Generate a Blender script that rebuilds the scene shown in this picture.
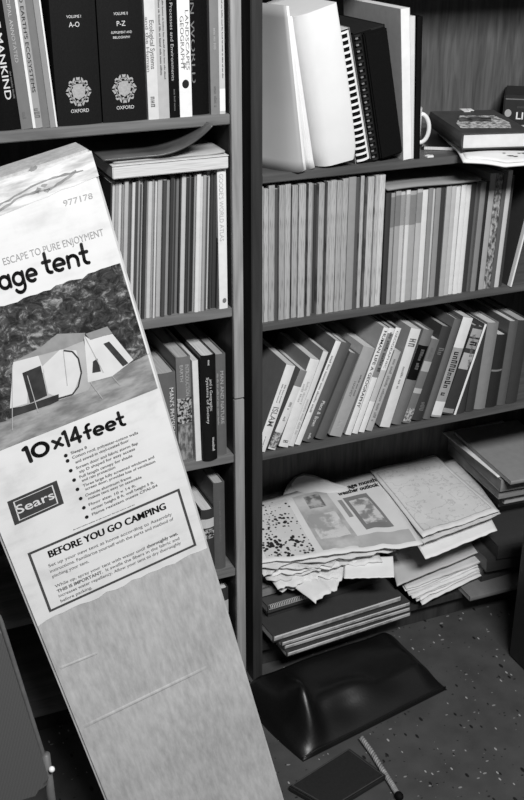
import bpy, bmesh, math, random
from mathutils import Vector, Matrix, noise
for o in list(bpy.data.objects):
    bpy.data.objects.remove(o)
S = bpy.context.scene
COL = S.collection
R = math.radians

# ------------------------------------------------------------ camera, world, lights, exposure
cam = bpy.data.objects.new('camera', bpy.data.cameras.new('camera'))
COL.objects.link(cam)
cam.location = (0, -2.0, 1.76)
cam.rotation_euler = (R(90 - 25), 0, R(-23))
cam.data.sensor_fit = 'VERTICAL'
cam.data.sensor_height = 36
cam.data.lens = 36 * 1111 / 800
cam.data.clip_start = 0.02
S.camera = cam
S.view_settings.view_transform = 'Standard'
S.view_settings.look = 'None'
S.view_settings.gamma = 1
S.view_settings.use_curve_mapping = False
S.view_settings.exposure = 0.0
world = bpy.data.worlds.new('world')
S.world = world
world.use_nodes = True
world.node_tree.nodes['Background'].inputs[0].default_value = (1, 1, 1, 1)
world.node_tree.nodes['Background'].inputs[1].default_value = 0.06


def area(name, loc, target, sx, sy, power):
    l = bpy.data.lights.new(name, 'AREA')
    l.shape = 'RECTANGLE'
    l.size, l.size_y, l.energy = sx, sy, power
    o = bpy.data.objects.new(name, l)
    COL.objects.link(o)
    o.location = loc
    o.rotation_euler = (Vector(target) - Vector(loc)).to_track_quat('-Z', 'Y').to_euler()
    return o


area('ceiling_fluorescent', (0.62, -2.7, 3.35), (0.95, 0.0, 0.7), 1.5, 0.5, 172)

# ------------------------------------------------------------ materials
MATS = {}


def mat(name, v, rough=0.6, vary=0.10, scale=40.0, spec=0.35, stretch=(1, 1, 1), bump=0.0, detail=3.0):
    if name in MATS:
        return MATS[name]
    m = bpy.data.materials.new(name)
    m.use_nodes = True
    nt = m.node_tree
    b = nt.nodes['Principled BSDF']
    tc = nt.nodes.new('ShaderNodeTexCoord')
    mp = nt.nodes.new('ShaderNodeMapping')
    mp.inputs['Scale'].default_value = stretch
    n = nt.nodes.new('ShaderNodeTexNoise')
    n.inputs['Scale'].default_value = scale
    n.inputs['Detail'].default_value = detail
    r = nt.nodes.new('ShaderNodeMapRange')
    r.inputs[1].default_value, r.inputs[2].default_value = 0.3, 0.7
    r.inputs[3].default_value, r.inputs[4].default_value = v * (1 - vary), v * (1 + vary)
    nt.links.new(tc.outputs['Object'], mp.inputs[0])
    nt.links.new(mp.outputs[0], n.inputs['Vector'])
    nt.links.new(n.outputs[0], r.inputs[0])
    nt.links.new(r.outputs[0], b.inputs['Base Color'])
    b.inputs['Roughness'].default_value = rough
    b.inputs['Specular IOR Level'].default_value = spec
    if bump:
        bp_ = nt.nodes.new('ShaderNodeBump')
        bp_.inputs['Strength'].default_value = bump
        bp_.inputs['Distance'].default_value = 0.002
        nt.links.new(n.outputs[0], bp_.inputs['Height'])
        nt.links.new(bp_.outputs[0], b.inputs['Normal'])
    MATS[name] = m
    return m


def tone(v, rough=0.55):
    k = round(v * 50) / 50
    return mat('paper_tone_%d_%d' % (round(k * 100), round(rough * 100)), k, rough, 0.05, 60)


def ramp_mat(name, build):
    if name in MATS:
        return MATS[name]
    m = bpy.data.materials.new(name)
    m.use_nodes = True
    nt = m.node_tree
    build(nt, nt.nodes['Principled BSDF'])
    MATS[name] = m
    return m


def ramp(nt, src, stops, interp='LINEAR'):
    c = nt.nodes.new('ShaderNodeValToRGB')
    c.color_ramp.interpolation = interp
    e = c.color_ramp.elements
    while len(e) < len(stops):
        e.new(0.5)
    for i, (p, v) in enumerate(stops):
        e[i].position = p
        e[i].color = (v, v, v, 1)
    nt.links.new(src, c.inputs[0])
    return c.outputs[0]


def coords(nt, scale=(1, 1, 1), rot=(0, 0, 0)):
    tc = nt.nodes.new('ShaderNodeTexCoord')
    mp = nt.nodes.new('ShaderNodeMapping')
    mp.inputs['Scale'].default_value = scale
    mp.inputs['Rotation'].default_value = rot
    nt.links.new(tc.outputs['Object'], mp.inputs[0])
    return mp.outputs[0]


def tex_noise(nt, vec, scale, detail=3, rough=0.5, dist=0.0):
    n = nt.nodes.new('ShaderNodeTexNoise')
    n.inputs['Scale'].default_value = scale
    n.inputs['Detail'].default_value = detail
    n.inputs['Roughness'].default_value = rough
    n.inputs['Distortion'].default_value = dist
    nt.links.new(vec, n.inputs['Vector'])
    return n.outputs[0]


def math_node(nt, op, a, b):
    n = nt.nodes.new('ShaderNodeMath')
    n.operation = op
    for i, x in enumerate((a, b)):
        if isinstance(x, (int, float)):
            n.inputs[i].default_value = x
        else:
            nt.links.new(x, n.inputs[i])
    return n.outputs[0]


def wood(name, v, grain=(55, 55, 3), contrast=0.35, rough=0.45, figure=False):
    def build(nt, b):
        vec = coords(nt, grain)
        a = tex_noise(nt, vec, 1.0, 4, 0.6, 0.6)
        f = a
        if figure:
            big = tex_noise(nt, coords(nt, (52, 52, 5.5)), 1.0, 2, 0.5, 1.2)
            f = math_node(nt, 'ADD', math_node(nt, 'MULTIPLY', a, 0.35), math_node(nt, 'MULTIPLY', big, 0.65))
        nt.links.new(ramp(nt, f, [(0.3, v * (1 - contrast)), (0.7, v * (1 + contrast))]), b.inputs['Base Color'])
        b.inputs['Roughness'].default_value = rough
        b.inputs['Specular IOR Level'].default_value = 0.3
    return ramp_mat(name, build)


def pages_mat(name, v, axis='X', freq=900):
    def build(nt, b):
        sc = {'X': (1, .02, .02), 'Y': (.02, 1, .02), 'Z': (.02, .02, 1)}[axis]
        a = tex_noise(nt, coords(nt, sc), freq, 2)
        nt.links.new(ramp(nt, a, [(0.3, v * 0.72), (0.65, v * 1.05)]), b.inputs['Base Color'])
        b.inputs['Roughness'].default_value = 0.8
        b.inputs['Specular IOR Level'].default_value = 0.1
    return ramp_mat(name, build)


def blot_mat(name, lo, hi, scale, p0=0.42, p1=0.58, stretch=(1, 1, 1), rough=0.5, detail=4):
    def build(nt, b):
        a = tex_noise(nt, coords(nt, stretch), scale, detail, 0.6)
        nt.links.new(ramp(nt, a, [(p0, lo), (p1, hi)]), b.inputs['Base Color'])
        b.inputs['Roughness'].default_value = rough
    return ramp_mat(name, build)


def map_mat(name, base, line, scale, bands=12.0, thick=0.16):
    def build(nt, b):
        vec = coords(nt)
        a = tex_noise(nt, vec, scale, 5, 0.55)
        fr = math_node(nt, 'FRACT', math_node(nt, 'MULTIPLY', a, bands), 0)
        l = ramp(nt, fr, [(0.0, line), (thick, base)])
        c = tex_noise(nt, vec, scale * 0.6, 2)
        t = ramp(nt, c, [(0.35, 0.86), (0.65, 1.05)])
        nt.links.new(math_node(nt, 'MULTIPLY', l, t), b.inputs['Base Color'])
        b.inputs['Roughness'].default_value = 0.7
        b.inputs['Specular IOR Level'].default_value = 0.15
    return ramp_mat(name, build)


def speck_mat(name, base, ink, scale, cut=0.28):
    def build(nt, b):
        v = nt.nodes.new('ShaderNodeTexVoronoi')
        v.inputs['Scale'].default_value = scale
        nt.links.new(coords(nt, (1, 1, .2)), v.inputs['Vector'])
        a = tex_noise(nt, coords(nt), scale * .22, 2)
        s = math_node(nt, 'SUBTRACT', v.outputs['Distance'], math_node(nt, 'MULTIPLY', math_node(nt, 'SUBTRACT', a, 0.5), 1.3))
        nt.links.new(ramp(nt, s, [(cut, ink), (cut + .10, base)]), b.inputs['Base Color'])
        b.inputs['Roughness'].default_value = 0.7
        b.inputs['Specular IOR Level'].default_value = 0.15
    return ramp_mat(name, build)


def floor_build(nt, b):
    vec = coords(nt)
    base = ramp(nt, tex_noise(nt, vec, 14, 4), [(0.3, 0.048), (0.7, 0.070)])
    col = base
    for sx, sy, sc, val, cut, rz in ((1, .45, 95, .30, .15, .5), (.5, 1, 80, .22, .14, -.4), (1, .5, 70, .012, .19, 1.1), (.6, 1, 110, .015, .17, .2)):
        v = nt.nodes.new('ShaderNodeTexVoronoi')
        v.inputs['Scale'].default_value = sc
        nt.links.new(coords(nt, (sx, sy, .01), (0, 0, rz)), v.inputs['Vector'])
        sep = nt.nodes.new('ShaderNodeSeparateColor')
        nt.links.new(v.outputs['Color'], sep.inputs[0])
        pick = math_node(nt, 'GREATER_THAN', sep.outputs[0], 0.62)
        near = math_node(nt, 'LESS_THAN', v.outputs['Distance'], math_node(nt, 'MULTIPLY', sep.outputs[1], cut * 1.5))
        mx = nt.nodes.new('ShaderNodeMix')
        mx.data_type = 'FLOAT'
        nt.links.new(math_node(nt, 'MULTIPLY', pick, near), mx.inputs[0])
        nt.links.new(col, mx.inputs[2])
        mx.inputs[3].default_value = val
        col = mx.outputs[0]
    nt.links.new(col, b.inputs['Base Color'])
    b.inputs['Roughness'].default_value = 0.42
    b.inputs['Specular IOR Level'].default_value = 0.4


M_floor = ramp_mat('speckled_vinyl_tile', floor_build)
M_wall = mat('painted_wall', 0.35, 0.8, 0.05, 8)
M_lightwood = wood('worn_light_wood_edge', 0.30, (60, 60, 4), 0.3)
M_shelfL = wood('shelf_wood', 0.16, (5, 60, 60), 0.3)
M_darkwood = wood('dark_side_wood', 0.035, (60, 60, 3), 0.35)
M_shelfR = wood('shelf_edge_wood', 0.085, (4, 60, 60), 0.3)
M_back = wood('veneer_back', 0.088, (190, 190, 12), 0.45, 0.5, True)
M_backdark = wood('dark_back', 0.05, (45, 45, 5), 0.4, 0.6)
M_page = pages_mat('page_edges', 0.62)
M_pageY = pages_mat('stacked_page_edges', 0.66, 'Z')
M_pagedull = pages_mat('dull_page_edges', 0.42)
M_white = mat('white_paper', 0.74, 0.75, 0.03, 20, 0.2)
M_offwhite = mat('off_white_paper', 0.68, 0.75, 0.05, 20, 0.2)
M_ink = mat('black_ink', 0.012, 0.5, 0.05, 50)
M_greyink = mat('grey_ink', 0.16, 0.6, 0.1, 50)
M_paleink = mat('pale_ink', 0.42, 0.6, 0.1, 50)
M_silver = mat('pale_foil_lettering', 0.62, 0.45, 0.1, 80)
M_black = mat('black_cloth', 0.005, 0.7, 0.2, 300, 0.06)
M_blackgloss = mat('black_gloss', 0.008, 0.3, 0.1, 50)


# ------------------------------------------------------------ mesh helpers
def link(name, me, m=None, parent=None):
    o = bpy.data.objects.new(name, me)
    COL.objects.link(o)
    if m is not None:
        for x in (m if isinstance(m, (list, tuple)) else [m]):
            me.materials.append(x)
    if parent is not None:
        o.parent = parent
    return o


def obj(name, bm, m=None, parent=None, smooth=False):
    bmesh.ops.recalc_face_normals(bm, faces=bm.faces)
    me = bpy.data.meshes.new(name)
    bm.to_mesh(me)
    bm.free()
    if smooth:
        for p in me.polygons:
            p.use_smooth = True
    return link(name, me, m, parent)


def tag(o, label, cat, group=None):
    o['label'] = label
    o['category'] = cat
    if group:
        o['group'] = group
    return o


def struct(o):
    o['kind'] = 'structure'
    return o


def empty(name, loc, rot=(0, 0, 0)):
    o = bpy.data.objects.new(name, None)
    COL.objects.link(o)
    o.empty_display_size = 0.02
    o.location = loc
    o.rotation_euler = rot
    return o


def bx(bm, x0, x1, y0, y1, z0, z1, bev=0.0, mi=0):
    vs = [bm.verts.new((x, y, z)) for x in (x0, x1) for y in (y0, y1) for z in (z0, z1)]
    fs = [bm.faces.new([vs[i] for i in q]) for q in ((0, 1, 3, 2), (4, 6, 7, 5), (0, 4, 5, 1), (2, 3, 7, 6), (0, 2, 6, 4), (1, 5, 7, 3))]
    for f in fs:
        f.material_index = mi
    if bev:
        es = list({e for f in fs for e in f.edges})
        bmesh.ops.bevel(bm, geom=es, offset=bev, segments=2, affect='EDGES')
    return bm


def box(x0, x1, y0, y1, z0, z1, bev=0.0):
    return bx(bmesh.new(), x0, x1, y0, y1, z0, z1, bev)


def tube(bm, pts, r, seg=8, cap=True):
    pts = [Vector(p) for p in pts]
    rings = []
    prev = None
    for i, p in enumerate(pts):
        d = (pts[min(i + 1, len(pts) - 1)] - pts[max(i - 1, 0)]).normalized()
        a = prev if prev is not None else (Vector((0, 0, 1)) if abs(d.z) < .9 else Vector((1, 0, 0)))
        u = d.cross(a).normalized()
        w = u.cross(d).normalized()
        prev = w
        rr = r[i] if isinstance(r, (list, tuple)) else r
        rings.append([bm.verts.new(p + (u * math.cos(t) + w * math.sin(t)) * rr) for t in [2 * math.pi * k / seg for k in range(seg)]])
    for a, b in zip(rings, rings[1:]):
        for k in range(seg):
            bm.faces.new((a[k], a[(k + 1) % seg], b[(k + 1) % seg], b[k]))
    if cap:
        bm.faces.new(rings[0][::-1])
        bm.faces.new(rings[-1])
    return bm


def prism(bm, poly, z0, z1, axis='Z', mi=0):
    """polygon (a, b) extruded along an axis"""
    def P(a, b, c):
        return {'Z': (a, b, c), 'Y': (a, c, b), 'X': (c, a, b)}[axis]
    lo = [bm.verts.new(P(a, b, z0)) for a, b in poly]
    hi = [bm.verts.new(P(a, b, z1)) for a, b in poly]
    n = len(poly)
    fs = [bm.faces.new(lo[::-1]), bm.faces.new(hi)]
    for i in range(n):
        fs.append(bm.faces.new((lo[i], lo[(i + 1) % n], hi[(i + 1) % n], hi[i])))
    for f in fs:
        f.material_index = mi
    return bm


# lettering: the built-in font, turned into mesh
GL = {}


def glyphs(s, bold=0.0):
    k = (s, bold)
    if k not in GL:
        c = bpy.data.curves.new('lettering', 'FONT')
        c.body = s
        c.offset = bold
        c.resolution_u = 3
        c.fill_mode = 'FRONT'
        o = bpy.data.objects.new('lettering', c)
        COL.objects.link(o)
        dg = bpy.context.evaluated_depsgraph_get()
        dg.update()
        me = bpy.data.meshes.new_from_object(o.evaluated_get(dg))
        vs = [(v.co.x, v.co.y) for v in me.vertices]
        fs = [tuple(p.vertices) for p in me.polygons]
        bpy.data.objects.remove(o)
        bpy.data.curves.remove(c)
        bpy.data.meshes.remove(me)
        x0 = min(v[0] for v in vs)
        x1 = max(v[0] for v in vs)
        GL[k] = ([(x - x0, y) for x, y in vs], fs, x1 - x0)
    return GL[k]


def put_text(bm, s, fn, height, width=None, bold=0.0):
    """fn maps text-plane (x, y) to a 3D point; capitals come out `height` tall"""
    vs, fs, w = glyphs(s, bold)
    k = height / 0.70
    kx = (width / w) if width else k
    nv = [bm.verts.new(fn(x * kx, y * k)) for x, y in vs]
    for f in fs:
        try:
            bm.faces.new([nv[i] for i in f])
        except ValueError:
            pass
    return w * kx


def smudge_line(bm, fn, length, h, seed):
    """a line of type too small to read: a row of word-sized strokes"""
    rnd = random.Random(seed)
    x = 0.0
    cell = max(h * .42, length / 90)
    while x < length:
        for _ in range(rnd.randint(3, 9)):
            if x + cell > length:
                break
            hh = h * rnd.choice((.45, .45, .5, .66))
            for a0, a1, b0, b1 in ((0, .26, 0, 1), (.48, .72, 0, 1), (.2, .55, rnd.choice((0, .4, .78)), 0)):
                b1 = b1 or b0 + .22
                bm.faces.new([bm.verts.new(fn(x + a * cell, b * hh)) for a, b in ((a0, b0), (a1, b0), (a1, b1), (a0, b1))])
            x += cell
        x += cell * .9


def flat_obj(name, bm, m, parent):
    me = bpy.data.meshes.new(name)
    bm.to_mesh(me)
    bm.free()
    return link(name, me, m, parent)


# ------------------------------------------------------------ setting
struct(obj('floor', box(-2.2, 3.2, -3.2, 0.42, -0.05, 0.0), M_floor))
struct(obj('wall_back', box(-2.2, 3.2, 0.42, 0.5, 0.0, 2.9), M_wall))

L0, L1, L2, L3, L4 = 1.360, 0.968, 0.628, 0.333, 0.08
R0, R1, R2, R3 = 1.236, 0.922, 0.616, 0.08
TH = 0.020
XL0, XL1 = -0.18, 0.7827      # inner faces of the left case
XL2 = 0.8042
XR0, XR1, XR2 = 0.8240, 0.8479, 1.790
DEP = 0.34

b = empty('bookcase', (0.3, 0, 0))
tag(b, 'left bookcase with pale worn front post, behind the leaning tent carton', 'bookcase', 'bookcases')


def lb(name, m, *a):
    o = obj(name, box(*a, 0.0015), m, b)
    o.location = (-0.3, 0, 0)
    return o


lb('side_panel', M_darkwood, XL0 - .021, XL0, 0.004, DEP, 0, 2.18)
lb('side_panel', M_darkwood, XL1, XL2, 0.004, DEP, 0, 2.18)
bm = box(XL1, XL2, -0.008, 0.0035, 0, 0.7610, .001)
bx(bm, XL1, XL2, -0.008, 0.0035, 0.7645, 2.18, .001)
o = obj('front_post', bm, M_lightwood, b)
o['label'] = 'pale worn wooden edge strip'
o.location = (-0.3, 0, 0)
lb('back_panel', M_backdark, XL0, XL1, DEP - .008, DEP, 0.0, 2.18)
for z in (L0, L1, L2, L3, L4, 1.76):
    lb('shelf', M_shelfL, XL0, XL1, 0, DEP - .008, z - TH, z)
lb('top_panel', M_darkwood, XL0 - .021, XL2, 0, DEP, 2.18, 2.2)
lb('kick_plate', M_darkwood, XL0, XL1, 0.025, 0.04, 0, L4 - TH)

b = empty('bookcase', (1.3, 0, 0))
tag(b, 'right bookcase of dark wood holding journals, leaning books and loose papers', 'bookcase', 'bookcases')


def rb(name, m, *a):
    o = obj(name, box(*a, 0.0015), m, b)
    o.location = (-1.3, 0, 0)
    return o


rb('side_panel', M_darkwood, XR0, XR1, -0.006, DEP, 0, 2.18)
rb('side_panel', M_darkwood, XR2, XR2 + .021, -0.006, DEP, 0, 2.18)
rb('back_panel', M_back, XR1, XR2, DEP - .008, DEP, 0.0, 2.18)
for z in (R0, R1, R2, R3, 1.68):
    rb('shelf', M_shelfR if z > .1 else M_darkwood, XR1, XR2, -0.002 if z > .1 else .018, DEP - .008, z - .017, z)  # bottom shelf coloured darker to stand in for shade under the papers
rb('top_panel', M_darkwood, XR0, XR2 + .021, 0, DEP, 2.18, 2.2)
rb('kick_plate', M_darkwood, XR1, XR2, 0.045, 0.06, 0, R3 - TH)

# ------------------------------------------------------------ the leaning tent carton
BM = ((0.9757, -0.0089, -0.2190), (0.0180, 0.9990, 0.0399), (0.2184, -0.0428, 0.9749))
BW, BL = 0.3239, 1.3714
BT = 0.075
HS = BW / 0.3685
carton = empty('tent_carton', (0.3880, -0.4702, 0.0000))
carton.rotation_euler = Matrix(BM).to_euler()
tag(carton, 'long tall cardboard tent box with printed label leaning across the left bookcase', 'box')


def card_build(nt, b_):
    a = tex_noise(nt, coords(nt, (1, 1, .28)), 95, 4, 0.65)
    c = tex_noise(nt, coords(nt), 7, 3)
    s = math_node(nt, 'ADD', math_node(nt, 'MULTIPLY', a, .6), math_node(nt, 'MULTIPLY', c, .4))
    nt.links.new(ramp(nt, s, [(0.34, 0.34), (0.66, 0.55)]), b_.inputs['Base Color'])
    b_.inputs['Roughness'].default_value = 0.7
    b_.inputs['Specular IOR Level'].default_value = 0.2
    bp_ = nt.nodes.new('ShaderNodeBump')
    bp_.inputs['Strength'].default_value = 0.15
    bp_.inputs['Distance'].default_value = 0.002
    nt.links.new(a, bp_.inputs['Height'])
    nt.links.new(bp_.outputs[0], b_.inputs['Normal'])


def label_build(nt, b_):
    c = tex_noise(nt, coords(nt), 16, 4, .6)
    w = tex_noise(nt, coords(nt, (1, 1, 6)), 8, 4, .6)
    s = math_node(nt, 'ADD', math_node(nt, 'MULTIPLY', c, .6), math_node(nt, 'MULTIPLY', w, .4))
    nt.links.new(ramp(nt, s, [(0.32, 0.58), (0.5, 0.70), (0.7, 0.74)]), b_.inputs['Base Color'])
    b_.inputs['Roughness'].default_value = 0.5
    b_.inputs['Specular IOR Level'].default_value = 0.3


M_card = ramp_mat('grey_cardboard', card_build)
M_label = ramp_mat('white_printed_label', label_build)
bm = bmesh.new()
bx(bm, 0, BW, 0, BT, 0, BL)
bmesh.ops.bevel(bm, geom=list(bm.edges), offset=0.004, segments=2, affect='EDGES')
obj('carton_body', bm, M_card, carton)


def onbox(pts, name, m, lift, mi=None):
    bm = bmesh.new()
    bm.faces.new([bm.verts.new((x, -lift, z)) for x, z in pts])
    return flat_obj(name, bm, m, carton)


def lerp(a, b_, t):
    return tuple(p + (q - p) * t for p, q in zip(a, b_))


# white label: from near the carton's top down to just under the framed notice
zl = min((0.3023, 0.6483)[1], (0.3088, 0.6581)[1])
lab_r = BW - 0.004
rr = random.Random(3)
pts = [(0.004, zl - .006), ]
for i in range(1, 20):
    pts.append((0.004 + (lab_r - .004) * i / 20, zl + rr.uniform(-.003, .003)))
pts += [(lab_r, zl), (lab_r, BL - .008), (0.004, BL - .008)]
onbox(pts, 'printed_label', M_label, 0.0006)
# worn closing tape across the top
bm = bmesh.new()
rr = random.Random(8)
top = [(BW * i / 16, BL - .040 + .022 * (1 - i / 16) * -1 + rr.uniform(-.0015, .0015)) for i in range(17)]
vs = [bm.verts.new((x, -.0011, z)) for x, z in top] + [bm.verts.new((BW - x * 0, -.0011, BL - .003)) for x in (0,)] + [bm.verts.new((0, -.0011, BL - .003))]
bm.faces.new(vs)
flat_obj('closing_tape', bm, blot_mat('worn_tape', .42, .72, 18, .35, .6, (1, 1, 5)), carton)
bm = bmesh.new()
for z, x0, x1, s in ((BL - .018, .1, BW - .03, 1), (BL - .026, .17, BW - .02, 5)):
    rr = random.Random(s)
    n = 22
    up, dn = [], []
    for i in range(n + 1):
        x = x0 + (x1 - x0) * i / n
        zz = z - .03 * (1 - (x / BW)) + .003 * math.sin(i * .45 + s) + rr.uniform(-.0007, .0007)
        w = .0008 + rr.random() * .0014
        up.append(bm.verts.new((x, -.0014, zz + w)))
        dn.append(bm.verts.new((x, -.0014, zz - w)))
    for i in range(n):
        bm.faces.new((dn[i], dn[i + 1], up[i + 1], up[i]))
for (x, z), s in (((0.2351, 1.3708), .007), ((0.2426, 1.3427), .004), ((0.2321, 1.3386), .006), ((0.2446, 1.3344), .005)):
    rr = random.Random(int(x * 9999))
    vs = [bm.verts.new((x + s * (.4 + rr.random()) * math.cos(t), -.0014, z + .6 * s * (.4 + rr.random()) * math.sin(t))) for t in [k * .785 for k in range(8)]]
    bm.faces.new(vs)
flat_obj('scuff_marks', bm, mat('grey_scuff', .26, .8, .3, 60), carton)

# photograph of the pitched tent
def photo_build(nt, b_):
    a = tex_noise(nt, coords(nt, (1, 1, 1.2)), 62, 6, 0.75, .8)
    c = tex_noise(nt, coords(nt), 13, 2)
    s = math_node(nt, 'ADD', math_node(nt, 'MULTIPLY', a, .7), math_node(nt, 'MULTIPLY', c, .3))
    nt.links.new(ramp(nt, s, [(0.43, .012), (0.53, .06), (.63, .34)]), b_.inputs['Base Color'])
    b_.inputs['Roughness'].default_value = 0.45


M_forest = ramp_mat('printed_forest', photo_build)
M_lawn = blot_mat('printed_lawn', .17, .36, 40, .36, .64, (.5, 1, 1.6))
M_tentw = mat('printed_tent_white', .62, .5, .06, 30)
M_tentg = mat('printed_tent_grey', .40, .5, .12, 30)
M_tentr = mat('printed_tent_roof', .26, .5, .15, 50)
M_tentk = mat('printed_tent_dark', .035, .5, .3, 60)
bm = bmesh.new()
PTR, PBR = (0.3136, 1.1924), (0.3163, 0.9729)
xr = (PTR[0] + PBR[0]) / 2 + .002
zt_ = PTR[1]
zb_ = PBR[1]


def face(pts, lift, mi):
    f = bm.faces.new([bm.verts.new((x, -lift, z)) for x, z in pts])
    f.material_index = mi


rr = random.Random(5)
topz = [(xr - (xr - .006) * i / 30, zt_ + rr.uniform(-.0025, .0025)) for i in range(31)]
face([(0.006, zb_), (xr, zb_)] + topz, .0012, 0)
hor = [(0.0728, 1.0162), (0.1152, 1.0213), (0.1654, 1.0235), (0.2332, 1.0258), (0.2952, 1.0330), (0.3253, 1.0353)]
face([(.006, zb_), (xr, zb_), (xr, hor[-1][1])] + [(h[0], h[1]) for h in hor[::-1]] + [(.006, hor[0][1] + .01)], .0014, 1)
face([(0.1149, 1.1030), (0.2269, 1.0976), (0.2210, 1.0273), (0.2093, 1.0140), (0.1605, 1.0165), (0.0863, 1.0337)], .0016, 3)
face([(0.1149, 1.1030), (0.1606, 1.1101), (0.1916, 1.1210), (0.2330, 1.1065), (0.2262, 1.0953), (0.1913, 1.0944)], .0018, 4)
face([(0.1149, 1.1030), (0.1537, 1.0990), (0.1539, 1.0798), (0.1538, 1.0693), (0.1284, 1.0710), (0.1135, 1.0311), (0.0863, 1.0337)], .0018, 2)
face([(0.1539, 1.0798), (0.1884, 1.0955), (0.2112, 1.0846), (0.2078, 1.0471), (0.1855, 1.0186), (0.1620, 1.0213), (0.1489, 1.0340)], .0018, 2)
face([(0.2298, 1.1034), (0.2372, 1.0935), (0.2727, 1.0892), (0.2924, 1.0351), (0.2525, 1.0220), (0.2205, 1.0257), (0.2127, 1.0271)], .0019, 2)
face([(0.2325, 1.1050), (0.2687, 1.1038), (0.2729, 1.0899), (0.2370, 1.0927)], .0021, 4)
face([(0.1221, 1.0814), (0.1523, 1.0822), (0.1464, 1.0315), (0.1180, 1.0299)], .0022, 5)
face([(0.2545, 1.0791), (0.2642, 1.0793), (0.2832, 1.0330), (0.2733, 1.0311)], .0022, 5)
face([(0.0829, 1.0316), (0.1177, 1.0288), (0.1638, 1.0268), (0.1605, 1.0165), (0.1462, 1.0153), (0.0816, 1.0196)], .0023, 5)
face([(0.2303, 1.0575), (0.2385, 1.0596), (0.2376, 1.0367), (0.2239, 1.0396)], .0023, 5)
arc = [(0.1922, 1.0922), (0.2049, 1.0854), (0.2103, 1.0710), (0.2078, 1.0471), (0.1964, 1.0267), (0.1835, 1.0176), (0.1615, 1.0197)]
for p, q in zip(arc, arc[1:]):
    d = Vector((q[0] - p[0], q[1] - p[1])).normalized() * .0012
    face([(p[0] - d.y, p[1] + d.x), (q[0] - d.y, q[1] + d.x), (q[0] + d.y, q[1] - d.x), (p[0] + d.y, p[1] - d.x)], .0024, 5)
for p, q in (((0.2303, 1.1032), (0.2407, 1.0336)), ((0.1922, 1.0922), (0.1807, 1.0351)), ((0.1124, 1.1002), (0.0779, 0.9976)), ((0.2163, 1.0256), (0.2264, 0.9922)), ((0.2524, 1.0216), (0.2602, 1.0019)), ((0.1280, 1.0747), (0.1246, 1.0101))):
    d = Vector((q[0] - p[0], q[1] - p[1])).normalized() * .0006
    face([(p[0] - d.y, p[1] + d.x), (q[0] - d.y, q[1] + d.x), (q[0] + d.y, q[1] - d.x), (p[0] + d.y, p[1] - d.x)], .0025, 3)
flat_obj('tent_picture', bm, [M_forest, M_lawn, M_tentw, M_tentg, M_tentr, M_tentk], carton)


# rounded display lettering drawn with strokes: x-height is 1, pen width PW
def arcp(cx, cy, r, a0, a1, n=18):
    return [(cx + r * math.cos(R(a0 + (a1 - a0) * i / n)), cy + r * math.sin(R(a0 + (a1 - a0) * i / n))) for i in range(n + 1)]


ST = {
    'a': (1.12, [arcp(.5, .5, .40, 0, 360), [(.92, .9), (.92, .12)]]),
    'g': (1.12, [arcp(.5, .5, .40, 0, 360), [(.92, .9), (.92, .0)] + arcp(.5, -.02, .42, 0, -150)]),
    'e': (1.05, [arcp(.5, .5, .40, 0, 300), [(.12, .5), (.88, .5)]]),
    't': (.72, [[(.30, 1.5), (.30, .42)] + arcp(.58, .40, .28, 180, 275, 8), [(.06, .92), (.60, .92)]]),
    'n': (1.05, [[(.14, .9), (.14, .12)], [(.14, .5)] + arcp(.5, .52, .37, 180, 0) + [(.87, .12)]]),
    'f': (.72, [[(.30, .12), (.30, 1.15)] + arcp(.58, 1.15, .28, 180, 85, 8), [(.06, .82), (.60, .82)]]),
    '1': (.52, [[(.05, 1.32), (.26, 1.42), (.26, .12)]]),
    '0': (1.28, [arcp(.62, .77, .54, 0, 360, 26)]),
    '4': (1.12, [[(.78, .12), (.78, 1.42), (.10, .50), (1.0, .50)]]),
    'x': (.86, [[(.12, .12), (.74, .86)], [(.12, .86), (.74, .12)]]),
}


def pen_text(bm, s, fn, xh, pw=.25, gap=.06, width=None):
    tot = sum((ST[c][0] + gap) if c != ' ' else .45 for c in s)
    kx = width / tot if width else xh
    X = 0
    for c in s:
        if c == ' ':
            X += .45
            continue
        adv, strokes = ST[c]
        for st in strokes:
            for (ax, ay), (qx, qy) in zip(st, st[1:]):
                dx, dy = qx - ax, qy - ay
                l = math.hypot(dx, dy) or 1e-6
                nx, ny = -dy / l * pw / 2, dx / l * pw / 2
                a0 = math.atan2(ny, nx)
                poly = [(ax + pw / 2 * math.cos(a0 + math.pi * k / 6), ay + pw / 2 * math.sin(a0 + math.pi * k / 6)) for k in range(7)]
                poly += [(qx + pw / 2 * math.cos(a0 + math.pi + math.pi * k / 6), qy + pw / 2 * math.sin(a0 + math.pi + math.pi * k / 6)) for k in range(7)]
                bm.faces.new([bm.verts.new(fn((X + px) * kx, py * xh)) for px, py in poly])
        X += adv + gap


def along(p, q, lift):
    """text line on the carton running from local point p to q"""
    d = Vector((q[0] - p[0], q[1] - p[1]))
    L = d.length
    d.normalize()
    return (lambda x, y: (p[0] + d.x * x - d.y * y * HS, -lift, p[1] + d.y * x + d.x * y * HS)), L


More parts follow.
